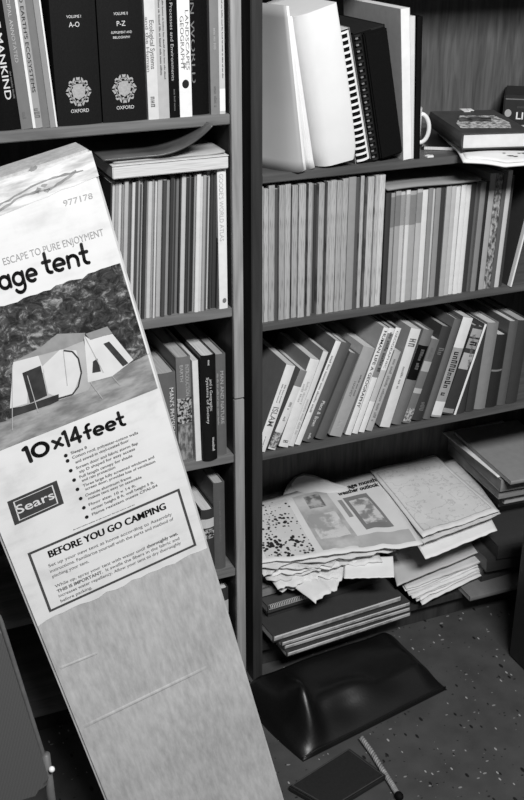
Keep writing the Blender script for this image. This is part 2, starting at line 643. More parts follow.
bm = bmesh.new()
fn, L = along((0.1330, 1.2145), (0.1932, 1.2100), .0013)
pen_text(bm, 'age', fn, .0255, pw=.25, width=L, gap=.02)
fn, L = along((0.2017, 1.2143), (0.2740, 1.2075), .0013)
pen_text(bm, 'tent', fn, .0250, pw=.25, width=L, gap=.02)
flat_obj('lettering', bm, M_ink, carton)
bm = bmesh.new()
fn, L = along((0.1504, 1.2499), (0.3058, 1.2427), .0013)
put_text(bm, 'ESCAPE TO PURE ENJOYMENT', fn, .0125, L)
flat_obj('lettering', bm, mat('faded_grey_ink', .34, .6, .15, 60), carton)
bm = bmesh.new()
fn, L = along((0.2612, 1.3041), (0.3061, 1.3015), .0013)
put_text(bm, '977178', fn, .010, L)
flat_obj('lettering', bm, mat('faded_grey_ink', .34, .6, .15, 60), carton)
bm = bmesh.new()
fn, L = along((0.0828, 0.9333), (0.1232, 0.9338), .0013)
pen_text(bm, '10', fn, .0225, width=L, pw=.30, gap=.0)
fn, L = along((0.1283, 0.9391), (0.1469, 0.9392), .0013)
pen_text(bm, 'x', fn, .0200, width=L, pw=.28)
fn, L = along((0.1479, 0.9341), (0.1767, 0.9336), .0013)
pen_text(bm, '14', fn, .0225, width=L, pw=.30, gap=.0)
fn, L = along((0.1810, 0.9335), (0.2516, 0.9319), .0013)
pen_text(bm, 'feet', fn, .0200, width=L, pw=.28)
flat_obj('lettering', bm, M_ink, carton)
bm = bmesh.new()
LINES = [('Sleeps 8', (0.1512, 0.9203), (0.1784, 0.9195)), ('Cotton roof, polyester-cotton walls', (0.1508, 0.9117), (0.2644, 0.9093)),
         ('and sewed-in vinyl-coated floor', (0.1532, 0.9018), (0.2465, 0.9025)), ('Screen door and fabric storm flap', (0.1512, 0.8915), (0.2592, 0.8916)),
         ('zip D shaped for easy access', (0.1537, 0.8830), (0.2516, 0.8838)), ('Full length canopy for shade', (0.1517, 0.8738), (0.2441, 0.8739)),
         ('and rain protection', (0.1532, 0.8663), (0.2115, 0.8662)), ('Three large fully screened windows and', (0.1522, 0.8564), (0.2781, 0.8562)),
         ('screen door, provides lots of ventilation', (0.1540, 0.8492), (0.2776, 0.8475)), ('Outside aluminum frame', (0.1505, 0.8382), (0.2315, 0.8377)),
         ('makes tent easy to assemble', (0.1535, 0.8308), (0.2478, 0.8301)), ('Floor size: 10 x 14 ft.', (0.1509, 0.8196), (0.2346, 0.8194)),
         ('center height 8 ft. wall height 5 ft.', (0.1520, 0.8103), (0.2654, 0.8117)), ('Flame resistant meets CPAI-84', (0.1510, 0.8003), (0.2692, 0.8033))]
for s, p, q in LINES:
    fn, L = along(p, q, .0013)
    put_text(bm, s, fn, .0056, L, .012)
fn, L = along((0.1132, 0.7887), (0.2235, 0.7874), .0013)
smudge_line(bm, fn, L, .003, 4)
flat_obj('lettering', bm, mat('small_type_ink', .13, .6, .1, 60), carton)
bm = bmesh.new()
for x, z in ((0.1425, 0.9219), (0.1424, 0.9119), (0.1419, 0.8933), (0.1420, 0.8750), (0.1421, 0.8568), (0.1420, 0.8387), (0.1419, 0.8204), (0.1413, 0.8020)):
    bm.faces.new([bm.verts.new((x + .0032 * math.cos(t), -.0013, z + .0032 * math.sin(t))) for t in [k * .6283 for k in range(10)]])
flat_obj('bullet_dots', bm, M_ink, carton)
# shop badge
bq = [(0.0316, 0.8846), (0.1157, 0.8866), (0.1141, 0.8424), (0.0294, 0.8398)]
bm = bmesh.new()
bm.faces.new([bm.verts.new((x, -.0013, z)) for x, z in bq])
badge = flat_obj('shop_badge', bm, mat('badge_grey', .045, .5, .15, 60), carton)
c = (sum(p[0] for p in bq) / 4, sum(p[1] for p in bq) / 4)
bm = bmesh.new()
inn = [lerp(c, p, .80) for p in bq]
inn2 = [lerp(c, p, .75) for p in bq]
for i in range(4):
    j = (i + 1) % 4
    bm.faces.new([bm.verts.new((x, -.0017, z)) for x, z in (inn[i], inn[j], inn2[j], inn2[i])])
fn, L = along((0.0398, 0.8567), (0.1040, 0.8581), .0017)
put_text(bm, 'Sears', fn, .0175, L, .012)
fl = flat_obj('badge_lettering', bm, mat('badge_pale', .62, .5, .05, 60), badge)
# framed notice
oq = [(0.0318, 0.7824), (0.3031, 0.7833), (0.3031, 0.6632), (0.0301, 0.6595)]
bm = bmesh.new()


def inset(q, d):
    out = []
    for i in range(4):
        p0, p1, p2 = Vector(q[i - 1]), Vector(q[i]), Vector(q[(i + 1) % 4])
        out.append(tuple(p1 + ((p0 - p1).normalized() + (p2 - p1).normalized()) * d))
    return out


iq = inset(oq, .0042)
for i in range(4):
    j = (i + 1) % 4
    bm.faces.new([bm.verts.new((x, -.0013, z)) for x, z in (oq[i], oq[j], iq[j], iq[i])])
flat_obj('notice_frame', bm, mat('frame_ink', .06, .5, .1, 60), carton)
bm = bmesh.new()
fn, L = along((0.0627, 0.7580), (0.2714, 0.7561), .0013)
for dx_ in (-.0006, 0, .0006):
    put_text(bm, 'BEFORE YOU GO CAMPING', lambda x, y, fn=fn, dx_=dx_: fn(x + dx_, y), .0148, L, .008)
flat_obj('notice_lettering', bm, M_ink, carton)
bm = bmesh.new()
for s, p, q, bo in (('Set up your new tent at home according to Assembly', (0.0557, 0.7415), (0.2780, 0.7398), 0.006),
                    ('instructions. Familiarize yourself with the parts and method of', (0.0550, 0.7304), (0.2781, 0.7299), .006),
                    ('pitching your tent.', (0.0552, 0.7198), (0.1199, 0.7192), .006),
                    ('While up, spray your tent with water until', (0.0539, 0.6994), (0.2159, 0.6982), .006),
                    ('thoroughly wet.', (0.2197, 0.6984), (0.2780, 0.6993), .03),
                    ('THIS IS IMPORTANT.', (0.0540, 0.6887), (0.1359, 0.6887), .03),
                    ('It swells the fibers in the fabric and', (0.1415, 0.6891), (0.2779, 0.6886), .006),
                    ('increases water repellency. Allow your tent to dry thoroughly', (0.0537, 0.6792), (0.2781, 0.6789), .006),
                    ('before packing.', (0.0538, 0.6684), (0.1099, 0.6690), .006)):
    fn, L = along(p, q, .0013)
    put_text(bm, s, fn, .0068, L, bo)
flat_obj('notice_lettering', bm, M_greyink, carton)
# creases in the lower cardboard
for cname, p, q, w in (('crease', (0.0117, 0.4059), (0.2560, 0.4078), .0022), ('crease', (0.0125, 0.5447), (0.0797, 0.5409), .0016)):
    bm = bmesh.new()
    fn, L = along(p, q, 0)
    n = 24
    rows = []
    for i in range(n + 1):
        x = L * i / n
        k = math.sin(math.pi * min(1, max(0, i / n))) ** .5
        a = fn(x, -w * 2)
        c_ = fn(x, 0)
        e = fn(x, w * 2)
        rows.append([bm.verts.new((a[0], -.0003, a[2])), bm.verts.new((c_[0], -.0004 - w * .8 * k, c_[2])), bm.verts.new((e[0], -.0003, e[2]))])
    for a, c_ in zip(rows, rows[1:]):
        bm.faces.new((a[0], a[1], c_[1], c_[0]))
        bm.faces.new((a[1], a[2], c_[2], c_[1]))
    obj(cname, bm, M_card, carton, True)

# ------------------------------------------------------------ books
def profile(t, d, bulge, c, n=7):
    out = [(0, d), ]
    for i in range(n):
        s = i / (n - 1)
        out.append((t * s, bulge * (1 - math.sin(math.pi * s)) if bulge else 0.0))
    out.append((t, d))
    inn = []
    for i, (x, y) in enumerate(out):
        if i == 0:
            inn.append((c, d))
        elif i == len(out) - 1:
            inn.append((t - c, d))
        else:
            inn.append((min(max(x, c), t - c), y + c))
    return out, inn


def cover_bm(t, d, h, bulge, c):
    out, inn = profile(t, d, bulge, c)
    bm = bmesh.new()
    V = [[bm.verts.new((x, y, z)) for x, y in q] for q in (out, inn) for z in (0, h)]
    o0, o1, i0, i1 = V
    n = len(out)
    for k in range(n - 1):
        bm.faces.new((o0[k], o0[k + 1], o1[k + 1], o1[k]))
        bm.faces.new((i0[k + 1], i0[k], i1[k], i1[k + 1]))
        bm.faces.new((o0[k + 1], o0[k], i0[k], i0[k + 1]))
        bm.faces.new((o1[k], o1[k + 1], i1[k + 1], i1[k]))
    for k in (0, n - 1):
        bm.faces.new((o0[k], o1[k], i1[k], i0[k]))
    return bm


def book(name, label, cat, group, P, z, y0, d, cover, page=None, hard=False, bands=(), texts=(), flip=False):
    """P = (pivot x, thickness, height, lean); bands = (z0, z1, material) as fractions of the height;
    texts = (string or None, top fraction, bottom fraction, centre across, letter fraction of thickness, material, bold)"""
    x, t, h, ang = P
    page = page or M_page
    root = empty(name, (x, y0, z), (0, ang, 0))
    tag(root, label, cat, group)
    sx = -t if ang >= 0 else 0.0
    c = .0026 if hard else .0007
    ov = .003 if hard else 0.0
    bulge = min(.004, t * .14) if hard else min(.0012, t * .06)
    bm = cover_bm(t, d, h, bulge, c)
    if flip:
        for v in bm.verts:
            v.co.y = d - v.co.y
    for v in bm.verts:
        v.co.x += sx
    obj('cover', bm, cover, root)
    a, e = bulge + c + .0003, d - ov - .0004
    if flip:
        a, e = d - e, d - a
    obj('page_block', box(sx + c + .0002, sx + t - c - .0002, a, e, ov + .0003, h - ov - .0003), page, root)
    for z0, z1, m in bands:
        bm = bmesh.new()
        out, _ = profile(t, d, bulge, c)
        q = [(px, py - .00035) for px, py in out[1:-1]]
        vs = [[bm.verts.new((px + sx, py, zz * h)) for px, py in q] for zz in (z0, z1)]
        for i in range(len(q) - 1):
            bm.faces.new((vs[0][i], vs[0][i + 1], vs[1][i + 1], vs[1][i]))
        obj('spine_band', bm, m, root)
    for s, f0, f1, cx, lf, m, bold in texts:
        bm = bmesh.new()
        hh = lf * t
        xc = sx + cx * t - hh / 2
        L = (f0 - f1) * h
        py = -.0006 + (bulge * (1 - math.sin(math.pi * min(max(cx, .05), .95))))

        def fn(u, v, xc=xc, py=py, f0=f0):
            return (xc + v, py, f0 * h - u)
        if s is None:
            smudge_line(bm, fn, L, hh / .62, int(abs(x) * 1e5) + int(f0 * 100))
        else:
            put_text(bm, s, fn, hh, L, bold)
        flat_obj('spine_title', bm, m, root)
    return root


def across(root, rows):
    """horizontal lettering on an upright spine: (string, x centre, z, cap height, width, material)"""
    by = {}
    for s, xc, z, h, w, m in rows:
        bm = by.setdefault(s, (bmesh.new(), m))[0]
        put_text(bm, s, lambda u, v, xc=xc, z=z, w=w: (xc - w / 2 + u, -.0007, z + v), h, w, .004)
    for bm, m in by.values():
        flat_obj('spine_title', bm, m, root)


# ---- upper left shelf
G = 'books on the top shelf of the left bookcase'
z = L0
H = .30


def std(x0, x1, h, lean=0.0):
    """upright book from x0 to x1"""
    return ((x1 if lean >= 0 else x0), x1 - x0, h, lean)


xa = [0.3433, 0.3864, 0.4066, 0.4246, 0.4381, 0.4504]
LN = -R(3.4)
k = math.cos(LN)
book('hardback_book', 'black book with large pale upright capitals, leftmost on the top left shelf', 'book', G, (xa[0], (xa[1] - xa[0]) * k, .26, LN), z, .006, .19, M_black, None, True,
     texts=[('ION OF MANKIND', .98, .20, .66, .26, M_silver, .01), (None, .38, .2, .9, .07, M_greyink, 0)])
book('paperback_book', 'grey paperback with pale spine lettering, right of the black mankind book', 'book', G, (xa[1], (xa[2] - xa[1]) * k, .25, LN), z, .006, .18, tone(.17), None, False,
     texts=[('PRINCIPAL ANNOTATED', .98, .46, .45, .30, M_paleink, .0), (None, .12, .05, .4, .3, M_greyink, 0)])
book('paperback_book', 'white spined book with dark lettering on ecosystems, upper left shelf', 'book', G, (xa[2], (xa[3] - xa[2]) * k, .25, LN), z, .006, .18, tone(.30), None, False,
     bands=[], texts=[('AND EARTH\'S ECOSYSTEMS', .98, .25, .62, .34, M_ink, .0), (None, .14, .05, .6, .5, M_greyink, 0)])
obj('spine_band', box(.0003, .0052, -.0008, .0002, .001, .249), tone(.72), [o for o in bpy.data.objects if o.get('label', '').startswith('white spined book with dark')][0])
book('thin_booklet', 'slim mid grey booklet between the ecosystems book and a pale edged one', 'book', G, (xa[3], (xa[4] - xa[3]) * k, .25, LN), z, .006, .18, tone(.15), None, False)
book('thin_booklet', 'slim grey booklet with bright white edge touching the big dark dictionary volume', 'book', G, (xa[4], (xa[5] - xa[4]) * k, .27, LN), z, .004, .18, tone(.26), None, False)
o = [o for o in bpy.data.objects if o.get('label', '').startswith('slim grey booklet with bright')][0]
obj('white_edge', box((xa[5] - xa[4]) - .0028, (xa[5] - xa[4]) + .0002, -.0012, .02, 0, .27), M_white, o)

# two dictionary volumes
M_dict = mat('dark_dictionary_cloth', .008, .6, .25, 500, .12)
M_crest = mat('dull_foil_crest', .36, .5, .15, 300)


def crest(bm, fn, s):
    """rounded shield inside a broken strapwork border"""
    def ring(r0, r1, a0, a1, n=10, sq=.0):
        for i in range(n):
            q = []
            for a, r in ((a0 + (a1 - a0) * i / n, r0), (a0 + (a1 - a0) * (i + 1) / n, r0), (a0 + (a1 - a0) * (i + 1) / n, r1), (a0 + (a1 - a0) * i / n, r1)):
                w = 1 + .08 * math.cos(4 * R(a)) + .05 * math.cos(10 * R(a))
                q.append(bm.verts.new(fn(r * w * s * .86 * math.cos(R(a)), r * w * s * math.sin(R(a)))))
            bm.faces.new(q)
    for kk in range(14):
        ring(.80, .99, kk * 360 / 14 + 3, kk * 360 / 14 + 22, 3)
    ring(.70, .76, 0, 360, 40)
    for kk in range(10):
        ring(.58, .70, kk * 36, kk * 36 + 14, 2)
    vs = [bm.verts.new(fn(s * .52 * x_, s * .56 * y_)) for x_, y_ in ((-.9, 1), (.9, 1), (1, .2), (.8, -.6), (0, -1.05), (-.8, -.6), (-1, .2))]
    bm.faces.new(vs)
    for kk in range(4):
        a = 45 + 90 * kk
        cx, cy = .92 * .86 * s * math.cos(R(a)), .92 * s * math.sin(R(a))
        bm.faces.new([bm.verts.new(fn(cx + s * .15 * math.cos(t), cy + s * .15 * math.sin(t))) for t in [j * .785 for j in range(8)]])


for (x0, x1, zz, vol, rows, lab) in (
        (0.4532, 0.5342, z, 'VOLUME I', [('A-O', 1.5302 - L0, .0085, .019)], 'thick dark dictionary volume marked A-O with pale crest'),
        (0.5368, 0.6203, z, 'VOLUME II', [('P-Z', 1.5283 - L0, .0085, .016), ('SUPPLEMENT AND', 1.5154 - L0, .0042, .038), ('BIBLIOGRAPHY', 1.5069 - L0, .0042, .032)], 'thick dark dictionary volume marked P-Z with pale crest')):
    t = x1 - x0
    r_ = book('dictionary_volume', lab, 'book', G, std(x0, x1, .335), zz, .004, .23, M_dict, None, True)
    rs = [(vol, -t / 2, (1.5452 if vol == 'VOLUME I' else 1.5468) - L0, .0048, .026, M_silver), ('OXFORD', -t / 2, 1.3830 - L0, .0062, .033, M_silver)]
    for s, zz_, hh, w in rows:
        rs.append((s, -t / 2, zz_, hh, w, M_silver))
    across(r_, rs)
    bm = bmesh.new()
    crest(bm, lambda u, v, t=t: (-t / 2 + u, -.0007, 1.4194 - L0 + v), .0245)
    flat_obj('crest', bm, M_crest, r_)

xs = [0.6227, 0.6427, 0.6638, 0.6843, 0.7081, 0.7458, 0.7644, 0.7756]
book('paperback_book', 'pale paperback on systems, right beside the P-Z dictionary volume', 'book', G, std(xs[0], xs[1], .26), z, .004, .19, tone(.62), None, False,
     texts=[('Ecological Systems', (1.5356 - L0) / .26, (1.4507 - L0) / .26, .62, .42, M_greyink, .01), ('and the Human', (1.5412 - L0) / .26, (1.4461 - L0) / .26, .18, .28, M_greyink, 0), (None, .16, .08, .5, .5, M_greyink, 0)])
book('paperback_book', 'light grey paperback with tiny faint title, second right of the dictionary', 'book', G, std(xs[1], xs[2], .25), z, .004, .18, tone(.44), None, False,
     texts=[(None, .9, .30, .35, .16, M_greyink, 0), (None, .85, .28, .68, .13, M_greyink, 0), (None, .15, .12, .5, .6, M_greyink, 0)])
book('paperback_book', 'slim black book with fine white lettering and small white dot', 'book', G, std(xs[2] + .001, xs[3], .26), z, .005, .18, M_black, None, False,
     texts=[('Resource Processes and Environments', .97, .26, .42, .30, M_paleink, 0), (None, .2, .04, .5, .16, M_greyink, 0)])
r_ = book('paperback_book', 'bright white spined book with two line outlined title and a black dot', 'book', G, std(xs[3], xs[4], .265), z, .003, .19, tone(.80), None, False,
          texts=[('GEOGRAPHY', (1.5404 - L0) / .265, (1.4460 - L0) / .265, .33, .30, M_greyink, 0), ('LANDSCAPES', (1.5502 - L0) / .265, (1.4453 - L0) / .265, .74, .28, M_greyink, 0), (None, .37, .33, .5, .3, M_greyink, 0)])
t = xs[4] - xs[3]
bm = bmesh.new()
bm.faces.new([bm.verts.new((-t / 2 + .0066 * math.cos(a), -.001, 1.4206 - L0 + .0078 * math.sin(a))) for a in [k_ * .3927 for k_ in range(16)]])
flat_obj('black_dot', bm, M_ink, r_)
book('hardback_book', 'thick black book with dim grey capitals, right of the white dotted spine', 'book', G, std(xs[4], xs[5], .27), z, .012, .19, M_black, None, True,
     texts=[('LIVE IN WORLD', (1.6340 - L0) / .27, (1.4192 - L0) / .27, .22, .24, M_greyink, 0)])
book('paperback_book', 'mid grey slim book with paler top, second from the right on the top left shelf', 'book', G, std(xs[5] + .001, xs[6], .26), z, .005, .18, tone(.2), None, False,
     bands=[(.86, .999, tone(.5))], texts=[(None, .60, .45, .5, .25, M_paleink, 0), (None, .2, .04, .5, .3, M_greyink, 0)])
book('paperback_book', 'narrow pale book against the post at the right end of the top left shelf', 'book', G, std(xs[6], xs[7], .26), z, .005, .18, tone(.52), None, False,
     bands=[(.02, .18, tone(.8))], texts=[(None, .9, .25, .6, .2, M_greyink, 0)])

# ---- second left shelf: packed thin magazines, atlas, pad and curled magazines
ORD = ['first', 'second', 'third', 'fourth', 'fifth', 'sixth', 'seventh', 'eighth', 'ninth', 'tenth', 'eleventh', 'twelfth', 'thirteenth', 'fourteenth', 'fifteenth',
       'sixteenth', 'seventeenth', 'eighteenth', 'nineteenth', 'twentieth', 'twenty-first', 'twenty-second', 'twenty-third', 'twenty-fourth', 'twenty-fifth', 'twenty-sixth',
       'twenty-seventh', 'twenty-eighth', 'twenty-ninth', 'thirtieth', 'thirty-first', 'thirty-second', 'thirty-third', 'thirty-fourth', 'thirty-fifth', 'thirty-sixth', 'thirty-seventh', 'thirty-eighth', 'thirty-ninth', 'fortieth']


def tname(v):
    return 'black' if v < .06 else 'dark grey' if v < .2 else 'mid grey' if v < .4 else 'pale grey' if v < .62 else 'white'


def magazine(name, label, cat, group, P, z, y0, d, m, extra=None, lip=True):
    """a thin saddle-stitched or glued magazine standing on edge: one soft-edged block with a rounded spine"""
    x, t, h, ang = P
    sx = -t if ang >= 0 else 0.0
    bm = bmesh.new()
    b_ = min(.0012, t * .3)
    q = [(sx, d), (sx, b_), (sx + t * .18, b_ * .25), (sx + t * .5, 0), (sx + t * .82, b_ * .25), (sx + t, b_), (sx + t, d)]
    prism(bm, q, 0, h)
    for f in bm.faces:
        if abs(f.calc_center_median().z - h) < 1e-5:
            f.material_index = 1
    o = obj(name, bm, [m, M_pagedull], None)
    o.location = (x, y0, z)
    o.rotation_euler = (0, ang, 0)
    tag(o, label, cat, group)
    if extra:
        for z0, z1, mm in extra:
            bm = bmesh.new()
            qq = [(px, py - .0003) for px, py in q[1:-1]]
            vs = [[bm.verts.new((px, py, zz * h)) for px, py in qq] for zz in (z0, z1)]
            for i in range(len(qq) - 1):
                bm.faces.new((vs[0][i], vs[0][i + 1], vs[1][i + 1], vs[1][i]))
            obj('spine_band', bm, mm, o)
    return o


xe0, xe1 = 0.5211, 0.7541
rr = random.Random(21)
tones = [.04, .50, .34, .56, .28, .44, .10, .58, .06, .30, .12, .46, .05, .24, .52, .30, .60, .18, .40, .06, .26, .04, .12, .03, .16, .04, .50, .04, .10, .02, .30, .66, .56, .34, .08, .50, .05, .12, .03, .06]
ws = [rr.uniform(.45, 1.6) for _ in tones]
sc = (xe1 - xe0) / sum(ws)
x = xe0
for i, (v, w) in enumerate(zip(tones, ws)):
    t = w * sc
    x += t
    lean = R(4.6) * (1 - i / len(tones) * .55)
    magazine('thin_magazine', '%s thin magazine from the left, %s, packed upright beneath the white pad' % (ORD[i], tname(v)), 'magazine', 'thin magazines packed on the second left shelf',
             (x, t - .0004, .282 + rr.uniform(-.009, .001), lean), L1, .003 + rr.uniform(0, .012), .21, tone(v))
r_ = book('atlas', 'tall white spined atlas at the right end beside the post', 'book', None, std(0.7557, 0.7737, .287), L1, .002, .23, tone(.74), None, False,
          texts=[("GOODE'S WORLD ATLAS", .97, .50, .42, .48, M_paleink, 0)])
bm = bmesh.new()
t = .0148
bm.faces.new([bm.verts.new((-t / 2 + .0042 * math.cos(a), -.0012, .018 + .005 * math.sin(a))) for a in [k_ * .3927 for k_ in range(16)]])
flat_obj('publisher_mark', bm, M_greyink, r_)

# white pad lying across the magazines
pz = L1 + .2905
p = empty('paper_pad', (0.6591, 0, pz))
tag(p, 'thick white pad lying flat across the tops of the packed magazines', 'pad')
hx = (0.7763 - 0.5460) / 2
bm = box(-hx, hx, -.010, .215, 0, .024, .0015)
obj('page_block', bm, M_pageY, p)
obj('cover', box(-hx - .001, hx + .001, -.011, .216, .024, .0258, .0006), tone(.66), p)


def sheet_grid(name, fn, nu, nv, th, m, parent=None, smooth=True, mi=None):
    """a sheet with real thickness; fn(u, v) gives its upper surface"""
    bm = bmesh.new()
    up_ = [[bm.verts.new(fn(i / nu, j / nv)) for j in range(nv + 1)] for i in range(nu + 1)]
    dn_ = [[bm.verts.new(Vector(fn(i / nu, j / nv)) - Vector((0, 0, th))) for j in range(nv + 1)] for i in range(nu + 1)]
    for i in range(nu):
        for j in range(nv):
            bm.faces.new((up_[i][j], up_[i + 1][j], up_[i + 1][j + 1], up_[i][j + 1]))
            bm.faces.new((dn_[i][j], dn_[i][j + 1], dn_[i + 1][j + 1], dn_[i + 1][j]))
    for i in range(nu):
        bm.faces.new((up_[i][0], dn_[i][0], dn_[i + 1][0], up_[i + 1][0]))
        bm.faces.new((up_[i][nv], up_[i + 1][nv], dn_[i + 1][nv], dn_[i][nv]))
    for j in range(nv):
        bm.faces.new((up_[0][j], up_[0][j + 1], dn_[0][j + 1], dn_[0][j]))
        bm.faces.new((up_[nu][j], dn_[nu][j], dn_[nu][j + 1], up_[nu][j + 1]))
    o = obj(name, bm, m, parent, smooth)
    return o


px0, px1 = 0.5298, 0.7734
pt = pz + .0262
zt = 1.3507
tipx = 0.7348


def flatmag(u, v):
    return (px0 + .02 + (px1 - px0 - .022) * u, .000 + .2 * v, pt + .0045 + .006 * max(0, u - .7) * math.sin(u * 14) + .0015 * math.sin(v * 5))


o = sheet_grid('magazine', flatmag, 24, 6, .0042, tone(.34))
tag(o, 'grey thin magazine lying flat on the white pad under the curled one', 'magazine')


def curl(u, v):
    s = max(0, (u - .42) / .58)
    x = px0 + (tipx - px0) * (u if u < .42 else .42 + .58 * (s - .10 * s * s) / .90)
    zc = pt + .0115 + (zt - pt - .0115) * (s ** 2.1)
    return (x, -.004 - .031 * s * (1 - v) + .2 * v, zc - .012 * s * v)


o = sheet_grid('magazine', curl, 40, 6, .004, mat('glossy_dark_cover', .085, .3, .3, 20, .5))
tag(o, 'dark glossy magazine on the white pad, its cover corner curling up', 'magazine')


# ---- third left shelf
G = 'books on the third shelf of the left bookcase'
z = L2
book('hardback_book', 'grey hardback with pale upright title, half hidden by the tent box', 'book', G, std(0.6086, 0.6580, .215), z, .006, .2, tone(.13), M_pagedull, True,
     texts=[("MAN'S PHYSICAL WORLD", .84, .02, .78, .20, M_silver, .008), (None, .82, .3, .35, .1, M_paleink, 0)])
r_ = book('hardback_book', 'book with dark floral pattern on its spine and pale upright title', 'book', G, std(0.6598, 0.6913, .245), z, .005, .2, tone(.15), M_pagedull, True,
          bands=[(.38, .62, blot_mat('printed_flowers', .012, .5, 160, .44, .56)), (.03, .36, blot_mat('printed_stems', .10, .34, 120, .42, .6, (1, 1, .4)))],
          texts=[('INTRODUCTION', .93, .64, .72, .26, M_paleink, 0), ('EARTH', .93, .78, .32, .22, M_paleink, 0)])
book('thin_booklet', 'thin white spined booklet left of the tall black hardback', 'book', G, std(0.6959, 0.7084, .235, -.012), z, .002, .2, tone(.70), None, False)
book('hardback_book', 'tall black hardback with fine white spine lettering on the third left shelf', 'book', G, std(0.7097, 0.7429, .245), z, -.006, .21, M_blackgloss, None, True,
     texts=[('and a Geographic', .78, .48, .62, .18, M_silver, 0), ('Systems of Society', .80, .36, .40, .18, M_silver, 0), (None, .96, .90, .5, .14, M_silver, 0), (None, .22, .08, .72, .16, M_silver, 0)])
book('hardback_book', 'dark grey hardback with pale title beside the post, third left shelf', 'book', G, std(0.7438, 0.7692, .238), z, .006, .2, tone(.12), M_pagedull, True,
     texts=[('MAN AND NATURE', .84, .32, .62, .30, M_paleink, 0), (None, .82, .3, .25, .14, M_paleink, 0)])
# ---- fourth and fifth left shelves
G = 'books on the low shelves of the left bookcase'
z = L3
book('hardback_book', 'tall dark grey book beside the post on the fourth left shelf', 'book', G, std(0.7375, 0.7639, .225), z, .01, .2, tone(.10), M_pagedull, True, texts=[(None, .8, .3, .5, .2, M_greyink, 0)])
book('hardback_book', 'short black book with pale label half hidden behind the box', 'book', G, std(0.7059, 0.7357, .165), z, .006, .2, tone(.05), M_page, True,
     bands=[(.72, .86, tone(.55)), (.55, .70, blot_mat('printed_flowers', .012, .5, 160, .44, .56))])
book('hardback_book', 'dark book lowest in view between the carton and the pale post', 'book', G, std(0.7461, 0.7729, .19), L4, .02, .2, tone(.05), M_page, True, bands=[(.62, .82, tone(.5))])

# ------------------------------------------------------------ right bookcase, top shelf
G = 'folders and notebooks standing on the top right shelf'
z = R0


def panel(name, label, pts_bottom, pts_top, h, th, m, bow=.0):
    """a curved upright card: bottom path and top path (x, y), ruled between, given thickness"""
    bm = bmesh.new()
    nz, n = 14, len(pts_bottom)
    fr, bk = [], []
    for j in range(nz + 1):
        s = j / nz
        row, row2 = [], []
        for i in range(n):
            a, c_ = pts_bottom[i], pts_top[i]
            x_ = a[0] + (c_[0] - a[0]) * s
            y_ = a[1] + (c_[1] - a[1]) * s - bow * math.sin(math.pi * s) * math.sin(math.pi * i / (n - 1))
            zz = h * s
            rc = .012
            if i in (0, n - 1) and j == 0:
                zz += rc * .5
            row.append(bm.verts.new((x_, y_, zz)))
            row2.append(bm.verts.new((x_ + th * .3, y_ + th, zz)))
        fr.append(row)
        bk.append(row2)
    for j in range(nz):
        for i in range(n - 1):
            bm.faces.new((fr[j][i], fr[j][i + 1], fr[j + 1][i + 1], fr[j + 1][i]))
            bm.faces.new((bk[j][i + 1], bk[j][i], bk[j + 1][i], bk[j + 1][i + 1]))
        bm.faces.new((fr[j][0], fr[j + 1][0], bk[j + 1][0], bk[j][0]))
        bm.faces.new((fr[j][n - 1], bk[j][n - 1], bk[j + 1][n - 1], fr[j + 1][n - 1]))
    for i in range(n - 1):
        bm.faces.new((fr[0][i + 1], fr[0][i], bk[0][i], bk[0][i + 1]))
        bm.faces.new((fr[nz][i], fr[nz][i + 1], bk[nz][i + 1], bk[nz][i]))
    return bm


M_folder = mat('pale_folder_card', .38, .6, .05, 9, .3)
bx0, bx1 = 0.8623, 0.9345
tx0, tx1 = 0.8647, 0.8955
hf = .315
kx = hf / (1.5606 - z)
f = empty('document_folder', ((bx0 + bx1) / 2, 0, z))
tag(f, 'wide pale folder with bowed face, leftmost on the top right shelf', 'folder', G)
ox = (bx0 + bx1) / 2


def path(xa_, ya, xb, yb, dip, n=9):
    return [(xa_ + (xb - xa_) * i / (n - 1) - ox, ya + (yb - ya) * i / (n - 1) - dip * math.sin(math.pi * (i / (n - 1)) ** 1.4)) for i in range(n)]


t1 = bx1 + (tx1 - bx1) * kx
t0 = bx0 + (tx0 - bx0) * kx
obj('cover', panel('c', '', path(bx0, .075, bx1, -.012, .016), path(t0, .110, t1, -.004, .012), hf, .004, M_folder), M_folder, f, True)
obj('paper_edge', panel('c', '', path(bx0 + .01, .068, bx1 + .0045, -.013, .010), path(t0 + .006, .085, t1 + .0045, -.005, .007), hf - .001, .004, M_white), M_white, f, True)
f = empty('document_folder', (0.9491, 0, z))
tag(f, 'thin white folder wedged between the two broad pale folders', 'folder', G)
ox = 0.9491
b1 = 0.9624
t1b = 0.9100
kk = .305 / (1.5442 - z)
t1b = b1 + (t1b - b1) * kk
obj('cover', panel('c', '', path(bx0 + .03, .075, b1, -.004, .004), path(t0 + .02, .085, t1b, .0, .004), .295, .004, M_white), M_white, f, True)
obj('paper_edge', panel('c', '', path(bx0 + .035, .085, b1 - .007, .002, .004), path(t0 + .025, .09, t1b - .004, .004, .004), .293, .003, M_offwhite), M_offwhite, f, True)

